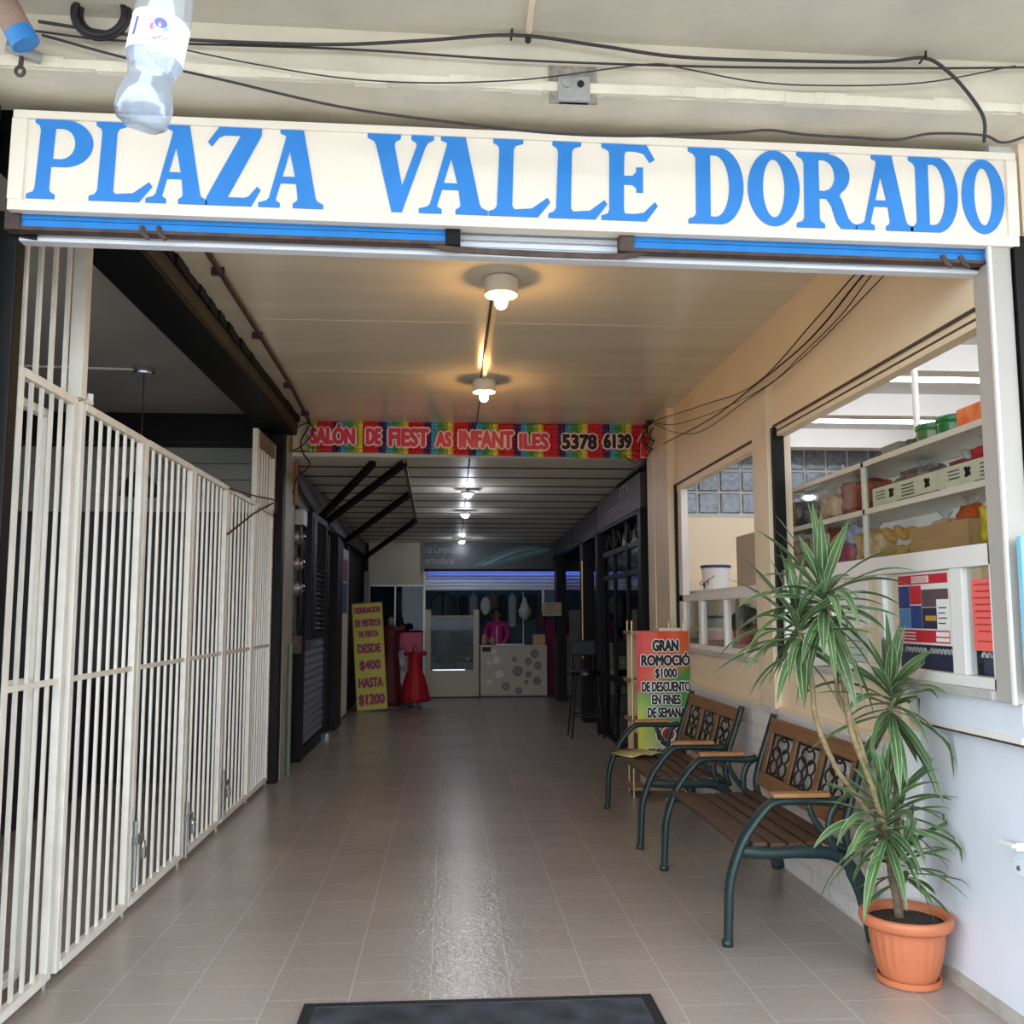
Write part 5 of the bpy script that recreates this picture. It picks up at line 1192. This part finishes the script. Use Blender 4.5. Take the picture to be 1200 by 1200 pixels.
# ================================================================== DOORMAT
dm = thing('doormat', 'black rubber doormat on the tiles at the bottom edge', 'mat', (.13, 3.55, 0))
MB().box(-.548, .806, 3.05, 3.935, .0, .012).build('mat_pad', mat_rubber, dm, bevel=0.004)
MB().box(-.560, -.515, 3.04, 3.945, .0, .015).box(.775, .818, 3.04, 3.945, .0, .015).box(-.515, .775, 3.905, 3.945, .0, .015).build('mat_border', mat('mat_edge', (22, 23, 28), 0.6), dm, bevel=0.004)

# ================================================================== WINDOW THINGS
t = thing('promotion_poster', 'red and blue PROMOCIONES poster taped inside the shop window', 'poster', (2.11, 4.05, 1.40))
x = 2.078
MB().box(x, x + .003, 3.825, 4.28, 1.395, 1.71).build('sheet', paper, t)
q = MB(); XP = x - .002
def prect(mb, u0, u1, w0, w1, mi, lift=0):   # u from left (far) to right (near), w from bottom to top
    mb.box(XP - lift, XP + .001, 4.28 - .455 * u1, 4.28 - .455 * u0, 1.395 + .315 * w0, 1.395 + .315 * w1, mi)
prect(q, .02, .98, .84, .97, 0); prect(q, .02, .98, .03, .20, 0); prect(q, .02, .25, .50, .82, 1); prect(q, .26, .48, .56, .82, 0)
prect(q, .02, .25, .22, .49, 2); prect(q, .26, .48, .22, .54, 1); prect(q, .49, .98, .52, .76, 3); prect(q, .49, .76, .22, .51, 4); prect(q, .77, .99, .22, .62, 5, .001)
prect(q, .49, .95, .77, .83, 5); prect(q, .30, .64, .86, .95, 5, .001); prect(q, .74, .97, .12, .18, 5, .001); prect(q, .74, .97, .05, .10, 5, .001); prect(q, .55, .75, .33, .40, 6, .001)
for k in range(4): prect(q, .80, .95 - .03 * (k % 2), .50 - k * .07, .515 - k * .07, 4, .002)
for k in range(3): prect(q, .06, .34, .15 - k * .045, .165 - k * .045, 5, .001)
q.build('print', [mat('print_red', (198, 40, 54), 0.5), mat('print_blue2', (52, 70, 132), 0.5), mat('print_sky', (90, 140, 190), 0.5), mat('print_brown', (98, 78, 84), 0.5), mat('print_dark', (50, 46, 66), 0.5), paper, mat('print_gold', (196, 150, 60), 0.5)], t)
q = MB(); text(q, 'PROMOCIONES', (XP - .002, 4.28 - .455 * .47, 1.395 + .315 * .905), MY, UP, .14, .022, .002); q.build('lettering', mat('print_red2', (198, 40, 54), 0.5), t)
t = thing('red_notice', 'red paper notice with lines of text in the rightmost window pane', 'notice', (2.11, 3.58, 1.385))
MB().box(2.074, 2.077, 3.505, 3.65, 1.385, 1.665).build('sheet', mat('notice_red', (238, 104, 96), 0.6), t)
q = MB()
for k in range(8):
    m_ = (.012, .018, .008, .014, .010, .02, .006, .03)[k]
    q.box(2.072, 2.0735, 3.515 + m_ * .5, 3.64 - m_, 1.64 - k * .026, 1.646 - k * .026)
q.box(2.072, 2.0735, 3.53, 3.62, 1.42, 1.425); q.build('text_lines', mat('notice_ink', (176, 62, 60), 0.6), t)
for (y0, y1, z0, z1, lab) in ((4.60, 4.95, 1.46, 1.69, 'upper white sheet of small print behind the plant'), (4.62, 4.95, 1.29, 1.44, 'lower pale green sheet in the window behind the plant')):
    t = thing('paper_notice', lab, 'notice', (2.11, (y0 + y1) / 2, z0), 'paper notices in the shop window')
    MB().box(2.075, 2.079, y0, y1, z0, z1).build('sheet', mat('sheet_%d' % int(z0 * 100), (222, 222, 220) if z0 > 1.4 else (190, 204, 190), 0.6), t)
    q = MB()
    for k in range(4): q.box(2.0735, 2.0745, y0 + .05, y1 - .04 - .03 * (k % 2), z1 - .05 - k * .035, z1 - .046 - k * .035)
    q.build('text_lines', ink_grey, t)
for i, (y0, y1, lab) in enumerate(((3.51, 3.70, 'navy packaging tray with white scallops under the red notice'), (3.82, 4.40, 'navy packaging tray with white scallops under the promotion poster'))):
    t = thing('packaging_tray', lab, 'tray', (2.2, (y0 + y1) / 2, 1.285), 'navy trays at the foot of the shop window')
    MB().box(2.135, 2.30, y0, y1, 1.25, 1.395).build('tray_body', mat('tray_navy_%d' % i, (74, 74, 112), 0.45, var=0.3, vscale=30), t, bevel=0.008)
    q = MB(); n = int((y1 - y0) / .032)
    for k in range(n):
        if (k * 5) % 7 in (3,): continue
        yy = y0 + (k + .5) * (y1 - y0) / n
        q.tube([(2.132, yy + .014 * math.cos(a), 1.355 + .020 * math.sin(a)) for a in [PI * j / 6 for j in range(7)]], .005, 5)
    q.build('scallops', paper, t)
solo(MB().box(2.06, 2.31, 3.28, 3.315, 1.235, 1.81), 'blue_sheet', mat('sheet_skyblue', (142, 206, 232), 0.4, var=0.08, vscale=6), 'sky blue plastic sheet hanging at the right edge outside the shop', 'sheet', bevel=0.006)
t = thing('door_handle', 'small white handle and lock plate on the white panel, right of the pot', 'handle', (2.1, 3.5, .6))
MB().box(2.075, 2.095, 3.47, 3.56, .668, .682).box(2.095, 2.125, 3.475, 3.49, .655, .685).build('lever', white_paint, t, bevel=0.003)
MB().box(2.116, 2.125, 3.44, 3.54, .56, .625).build('lock_plate', white_panel, t, bevel=0.003)
_q = MB().lathe([(.009, 0), (.009, .006)], (0, 0, 0), 12)
for p in _q.v: p.x, p.z = 2.116 - p.z, .59 + p.x; p.y += 3.50
_q.build('keyhole', steel, t)

# ================================================================== GROCERY SHOP CONTENTS
SX0, SX1 = 2.34, 2.68
sc = thing('glass_showcase', 'glass fronted showcase shelf full of snacks inside the shop window', 'showcase', (2.5, 5.1, 1.79))
q = MB()
for z, h in ((1.802, .026), (2.085, .022), (2.355, .026)):
    q.box(SX0, SX1, 3.60, 6.58, z, z + h)
MB().box(SX0 + .02, SX1, 3.6, 6.58, 2.06, 2.085)
q.build('shelves', mat('shelf_white', (224, 222, 212), 0.4), sc)
q = MB()
for y in (3.60, 5.16, 6.56): q.box(SX0 - .012, SX0 + .012, y - .015, y + .015, 1.80, 2.38)
for z in (1.80, 2.083, 2.353): q.box(SX0 - .012, SX0 + .010, 3.6, 6.58, z, z + .03)
q.build('frame', mat('showcase_alu', (206, 202, 188), 0.4), sc)
MB().box(SX1, SX1 + .004, 3.60, 6.58, 1.83, 2.35).build('back_pane', glassmat('frosted_back', haze=.55), sc)
MB().box(SX0 - .004, SX0, 3.62, 6.56, 1.83, 2.35).build('pane', glass, sc)
MB().box(SX0 - .01, SX1, 3.62, 3.625, 1.2, 1.80).box(SX0 - .01, SX1, 6.55, 6.56, 1.2, 1.80).build('side_support', white_paint, sc)
def bag(y0, y1, z0, z1, col, label, x0=2.38, x1=2.58, name='snack_bag', cat='bag', grp='bags in the glass showcase', lumpy=.16, extra=None, gloss=.25):
    yc, zc, xc = (y0 + y1) / 2, (z0 + z1) / 2, (x0 + x1) / 2
    t = thing(name, label, cat, (xc, yc, z0), grp)
    rr = random.Random(int(y0 * 1000)); ph = [rr.uniform(0, 6) for _ in range(4)]
    q = MB().ball((0, 0, (z1 - z0) / 2), 1, 12)
    for p in q.v:
        p.z -= (z1 - z0) / 2
        k = 1 + lumpy * (math.sin(p.x * 5 + ph[0]) * math.sin(p.y * 6 + ph[1]) + math.sin(p.z * 7 + ph[2]) * .6)
        sgn = lambda v: (1 if v >= 0 else -1) * abs(v) ** .6
        p.x, p.y, p.z = sgn(p.x) * (x1 - x0) / 2 * k * .92, sgn(p.y) * (y1 - y0) / 2 * k * .95, max(0, (z1 - z0) / 2 + sgn(p.z) * (z1 - z0) / 2 * k * .95)
    q.build('bag_body', mat(name + '_%d' % int(y0 * 100 + z0 * 10), col, gloss, var=0.35, vscale=22, bump=0.3, bscale=30, col2=extra), t, local=True, smooth=True)
    q = MB()
    q.lathe([(.022, 0), (.012, .018), (.032, .05)], (0, 0, (z1 - z0) * .93), 12, wob=lambda a, z: 1 + .3 * math.cos(5 * a), cap=False)
    q.build('twisted_neck', glassmat(name + '_neck_%d' % int(y0 * 100), haze=.3), t, local=True, smooth=True)
    return t
U = 2.107; Lw = 1.828
bag(5.23, 5.72, U, 2.33, (178, 66, 40), 'large reddish orange bag of snacks on the upper shelf', extra=(140, 84, 70))
bag(5.70, 5.98, U, 2.29, (206, 156, 104), 'tan bag of wafers left of the large reddish bag', extra=(226, 206, 176))
bag(6.00, 6.22, U, 2.27, (132, 122, 118), 'grey brown bag on the upper shelf', extra=(190, 184, 176))
bag(6.24, 6.38, U, 2.31, (86, 92, 118), 'slim blue grey bag standing on the upper shelf')
bag(6.40, 6.53, U, 2.32, (206, 156, 70), 'slim amber bag at the far end of the upper shelf')
bag(4.66, 5.13, 2.20, 2.31, (96, 82, 84), 'dark mixed sweets bag lying behind the left printed carton', x0=2.46, x1=2.64, extra=(170, 150, 140))
bag(5.22, 5.46, Lw, 2.02, (214, 168, 102), 'bag of golden rolls left of the middle upright', extra=(232, 206, 160))
bag(5.74, 5.92, Lw, 2.07, (166, 58, 40), 'tall rust red snack bag on the lower shelf')
bag(5.52, 5.74, 1.95, 2.07, (120, 140, 186), 'blue and clear bag on top of the red packet', x0=2.42, x1=2.56, extra=(206, 210, 220))
bag(5.50, 5.73, Lw, 1.95, (196, 66, 52), 'small red packet under the blue bag on the lower shelf', extra=(60, 70, 150))
# bread rolls bag: rolls as things
for k, (y, z, a) in enumerate(((5.06, 1.965, .5), (4.93, 1.965, .5), (5.08, 1.868, .1), (4.92, 1.868, .05), (4.78, 1.872, -.05), (4.79, 1.955, .2))):
    q = MB().ball((0, 0, 0), .03, 8, sz=(1, 2.6, 1.0)); o = solo(q, 'bread_roll', mat('roll_crust_%d' % k, (216, 168, 96), 0.5, var=0.2, vscale=20), ['leaning golden bread roll, leftmost of the upper pair', 'leaning golden bread roll, rightmost of the leaning pair', 'golden bread roll lying lowest on the left by the upright', 'golden bread roll lying in the middle of the bottom row', 'golden bread roll lying next to the brown box', 'golden bread roll on top next to the brown box'][k], 'bread', 'bread rolls on the lower shelf', smooth=True)
    o.location = (2.42, y, z - .03); o.rotation_euler.x = a
def carton(y0, y1, z0, z1, m, label, x0=2.37, x1=2.55, prints=None, name='carton', grp=None, openbox=False, cat='box'):
    t = thing(name, label, cat, ((x0 + x1) / 2, (y0 + y1) / 2, z0), grp)
    q = MB()
    if openbox:
        q.box(x0, x0 + .006, y0, y1, z0, z1).box(x1 - .006, x1, y0, y1, z0, z1).box(x0, x1, y0, y0 + .006, z0, z1).box(x0, x1, y1 - .006, y1, z0, z1).box(x0, x1, y0, y1, z0, z0 + .006)
    else: q.box(x0, x1, y0, y1, z0, z1)
    q.build('box_body', m, t, bevel=0.003)
    if prints:
        for nm, mb, mm in prints: mb.build(nm, mm, t)
    return t
def cprint(y0, y1, z0, z1):
    q = MB(); xx = 2.367; L_ = y1 - y0
    q.box(xx, xx + .002, y0 + L_ * .04, y0 + L_ * .62, z0 + .004, z0 + .020)
    for c in (.30, .80):
        yc = y1 - L_ * c
        for (dy, dz, s_) in ((0, 0, .022), (.015, .015, .014), (-.014, .012, .014), (.012, -.016, .014), (-.014, -.013, .013)):
            q.box(xx, xx + .002, yc + dy - s_ * .8, yc + dy + s_ * .8, (z0 + z1) / 2 + .012 + dz - s_ * .6, (z0 + z1) / 2 + .012 + dz + s_ * .6)
    q2 = MB()
    for k in range(3): q2.box(xx, xx + .002, y1 - L_ * .2, y1 - L_ * .06, z1 - .03 - k * .018, z1 - .024 - k * .018)
    for k in range(4): q2.box(xx, xx + .002, y1 - L_ * .62, y1 - L_ * .45, z1 - .03 - k * .018, z1 - .024 - k * .018)
    return [('dark_print', q, ink), ('text_lines', q2, ink_grey)]
carton(4.365, 5.13, U, 2.225, mat('carton_cream', (240, 236, 208), 0.6), 'long cream carton with dark prints next to the middle upright', prints=cprint(4.365, 5.13, U, 2.225), name='printed_carton', grp='printed cartons on the upper shelf')
carton(3.66, 4.355, U, 2.225, MATS['carton_cream'], 'cream carton with dark prints at the near end of the shelf', prints=cprint(3.66, 4.355, U, 2.225), name='printed_carton', grp='printed cartons on the upper shelf')
bag(4.04, 4.22, 2.226, 2.30, (206, 36, 40), 'bright red packet lying on the near printed carton', name='red_packet', x0=2.40, x1=2.54, lumpy=.1)
bag(4.24, 4.40, 2.226, 2.262, (150, 34, 40), 'flat dark red packet on the joint between the printed cartons', name='red_packet', x0=2.40, x1=2.54, lumpy=.1)
bag(3.72, 4.00, 2.226, 2.31, (120, 50, 58), 'maroon packet at the near end on top of the carton', name='red_packet', x0=2.44, x1=2.58)
carton(4.16, 4.72, Lw, 1.965, cardboard, 'plain brown cardboard box on the lower shelf', name='cardboard_box', openbox=True)
bag(4.20, 4.40, 1.90, 2.045, (236, 104, 40), 'bright orange bag sticking up out of the brown box', x0=2.42, x1=2.52, grp='bags in the brown box')
bag(4.42, 4.66, 1.89, 1.995, (226, 186, 160), 'pale pink bag lying in the brown box', x0=2.42, x1=2.52, grp='bags in the brown box')
bag(4.055, 4.155, Lw, 2.03, (240, 214, 62), 'bright yellow bag right of the brown box', x0=2.40, x1=2.52)
t = thing('green_bin', 'tapered green plastic bin at the near end of the lower shelf', 'bin', (2.47, 3.96, Lw))
MB().lathe([(.055, 0), (.085, .19), (.092, .20), (.088, .205)], (0, 0, 0), 24).build('bin_body', mat('bin_green', (44, 128, 74), 0.4), t, local=True)
carton(5.96, 6.50, Lw, 2.05, paper, 'white carton with a red framed print on the lower shelf', name='white_carton', prints=[('red_frame', MB().box(2.366, 2.369, 6.08, 6.36, 1.93, 1.94).box(2.366, 2.369, 6.08, 6.36, 2.01, 2.02).box(2.366, 2.369, 6.08, 6.09, 1.93, 2.02).box(2.366, 2.369, 6.35, 6.36, 1.93, 2.02), mat('print_red3', (196, 70, 70), .5)), ('tan_base', MB().box(2.366, 2.370, 5.96, 6.50, Lw, 1.885), cardboard)])
t = thing('blue_cap_jar', 'small jar with a dark blue cap next to the white carton', 'jar', (2.36, 5.99, 1.96))
# goods on top of showcase
TP = 2.382
for k, (y, lab) in enumerate(((4.38, 'nearest green lidded tub on top of the showcase'), (4.585, 'farther olive green tub on top of the showcase'))):
    t = thing('sweets_tub', lab, 'tub', (2.46, y, TP), 'green tubs on top of the showcase')
    c = ((40, 120, 62), (84, 118, 70))[k]
    MB().lathe([(.075, 0), (.088, .01), (.092, .06), (.088, .075)], (0, 0, 0), 28).build('tub_body', mat('tub_%d' % k, c, 0.25, var=0.3, vscale=25), t, local=True)
    MB().lathe([(.094, .072), (.096, .078), (.096, .095), (.088, .102)], (0, 0, 0), 28).build('lid', mat('tub_lid_%d' % k, (28, 110, 58), 0.3), t, local=True)
bag(4.63, 4.80, TP, 2.44, (62, 86, 62), 'small dark green bag on top of the showcase', name='green_bag', grp=None)
carton(4.80, 5.00, TP, 2.44, mat('grey_carton', (120, 122, 116), .6), 'small grey box farthest on top of the showcase', name='small_carton')
carton(3.70, 4.22, TP, 2.478, mat('orange_carton', (226, 92, 40), .5, var=.25, vscale=14, col2=(236, 150, 90)), 'orange carton nearest on top of the showcase', name='orange_carton')
solo(MB().tube([(2.9, 5.62, 2.40), (2.9, 5.62, 3.30)], .02, 10), 'white_pipe', white_paint, 'vertical white pipe rising behind the showcase to the ceiling', 'pipe')
solo(MB().bar((3.0, 4.3, 3.28), (4.4, 3.95, 3.28), .05, .02), 'ceiling_fan_blade', grey_plastic, 'grey strip fixed to the shop ceiling', 'strip')
for i, (yy, lab) in enumerate(((5.1, 'nearest white strip light on the shop ceiling'), (6.6, 'middle white strip light on the shop ceiling'), (8.1, 'farthest white strip light on the shop ceiling'))):
    t = thing('strip_light', lab, 'lamp', (3.7, yy, 3.25), 'white strip lights on the shop ceiling')  # assumed lamps, added to brighten the shop and the showcase front
    MB().box(2.25, 4.5, yy - .06, yy + .06, 3.26, 3.30).build('batten', white_paint, t)
    MB().tube([(2.30, yy, 3.24), (4.45, yy, 3.24)], .018, 10).build('tube', emat('strip_%d' % i, (235, 242, 255), 20.0), t)
# second window: bucket, cabinet, inner counter
ic = thing('inner_counter', 'glass fronted counter behind the far shop window', 'counter', (2.5, 7.6, 0))
MB().box(2.24, 2.75, 6.62, 9.2, 0, 1.30).build('counter_body', cream, ic)
MB().box(2.22, 2.77, 6.62, 9.2, 1.715, 1.74).build('counter_top', white_paint, ic)
MB().box(2.245, 2.25, 6.62, 9.2, 1.30, 1.715).build('pane', glass, ic)
q = MB()
for y in (6.66, 7.3, 8.2, 9.1): q.box(2.235, 2.26, y - .012, y + .012, 1.30, 1.715)
q.build('frame_posts', mat('frame_alu', (190, 184, 170), .4), ic)
def bucket(loc, label, s_=1.0):
    t = thing('paint_bucket', label, 'bucket', loc, 'white buckets behind the far shop window')
    MB().lathe([(.10 * s_, 0), (.105 * s_, .01), (.125 * s_, .20 * s_)], (0, 0, 0), 28).build('bucket_body', paper, t, local=True)
    MB().lathe([(.131 * s_, .20 * s_), (.133 * s_, .205 * s_), (.133 * s_, .222 * s_), (.125 * s_, .226 * s_)], (0, 0, 0), 28).build('lid_rim', mat('bucket_blue', (52, 56, 120), .4) if 'bucket_blue' not in MATS else MATS['bucket_blue'], t, local=True)
    q = MB(); r = .1165 * s_
    for a0, a1, z0, z1 in ((-1.2, .3, .03, .07), (-1.2, -.5, .07, .11)):
        n = 8
        for i in range(n):
            b0 = a0 + (a1 - a0) * i / n; b1 = a0 + (a1 - a0) * (i + 1) / n
            rr = lambda z: (.105 + .02 * (z / .2)) * s_ + .003
            q.quad((-math.cos(b0) * rr(z0), math.sin(b0) * -rr(z0), z0 * s_), (-math.cos(b1) * rr(z0), -math.sin(b1) * rr(z0), z0 * s_), (-math.cos(b1) * rr(z1), -math.sin(b1) * rr(z1), z1 * s_), (-math.cos(b0) * rr(z1), -math.sin(b0) * rr(z1), z1 * s_))
    q.build('blue_print', MATS['bucket_blue'], t, local=True)
    q = MB(); rr = .118 * s_
    q.add([(-math.cos(.7 + .2 * math.cos(a)) * rr, math.sin(.7 + .2 * math.cos(a)) * rr * -1 if False else math.sin(-.7 + .2 * math.cos(a)) * -rr * -1, (.075 + .025 * math.sin(a)) * s_) for a in [2 * PI * i / 12 for i in range(12)]], [tuple(range(12))])
    q.build('red_mark', mat('bucket_red', (190, 50, 56), .4) if 'bucket_red' not in MATS else MATS['bucket_red'], t, local=True)
    MB().tube([(-.05, -.13 * s_, .13 * s_), (-.13, -.09 * s_, .07 * s_), (-.145, 0, .05 * s_), (-.13, .09 * s_, .07 * s_), (-.05, .13 * s_, .13 * s_)], .004, 5).build('handle', cable_m, t, local=True)
    return t
bucket((2.46, 8.62, 1.741), 'white bucket with a blue rim standing on the inner counter', 1.05)
bucket((2.40, 8.55, 1.301), 'white bucket inside the glass counter, below the other', .95)
t = thing('fridge_cabinet', 'grey beige cabinet standing on the inner counter behind the pilaster', 'cabinet', (2.8, 7.4, 1.74))
MB().box(2.42, 2.75, 7.0, 7.85, 1.741, 2.18).build('cabinet_body', mat('cabinet_beige', (176, 158, 134), .5), t, bevel=.008)
MB().box(2.40, 2.75, 6.96, 7.0, 1.745, 2.19).build('door', mat('cabinet_door', (76, 68, 64), .4), t, bevel=.004)
for k, (y, c, lab) in enumerate(((7.12, (206, 116, 52), 'orange packet stacked in the glass counter, right of the frame'), (6.80, (196, 140, 70), 'amber packet in the glass counter next to the pilaster'), (7.55, (92, 96, 92), 'dark grey packet in the middle of the glass counter'))):
    bag(y - .15, y + .15, 1.301, 1.301 + (.16, .2, .28)[k], c, lab, x0=2.30, x1=2.5, grp='packets in the glass counter')
# blue capped jar
t = bpy.data.objects['blue_cap_jar']
MB().lathe([(.035, 0), (.038, .05), (.03, .06)], (0, 0, -.128), 16).build('jar_body', mat('jar_clear', (200, 206, 214), .2), t, local=True)
MB().lathe([(.036, 0), (.036, .04), (.03, .045)], (0, 0, -.068), 16).build('cap', mat('cap_blue', (40, 54, 110), .4), t, local=True)
t.location = (2.358 + .04, 5.93, 1.829 + .128)
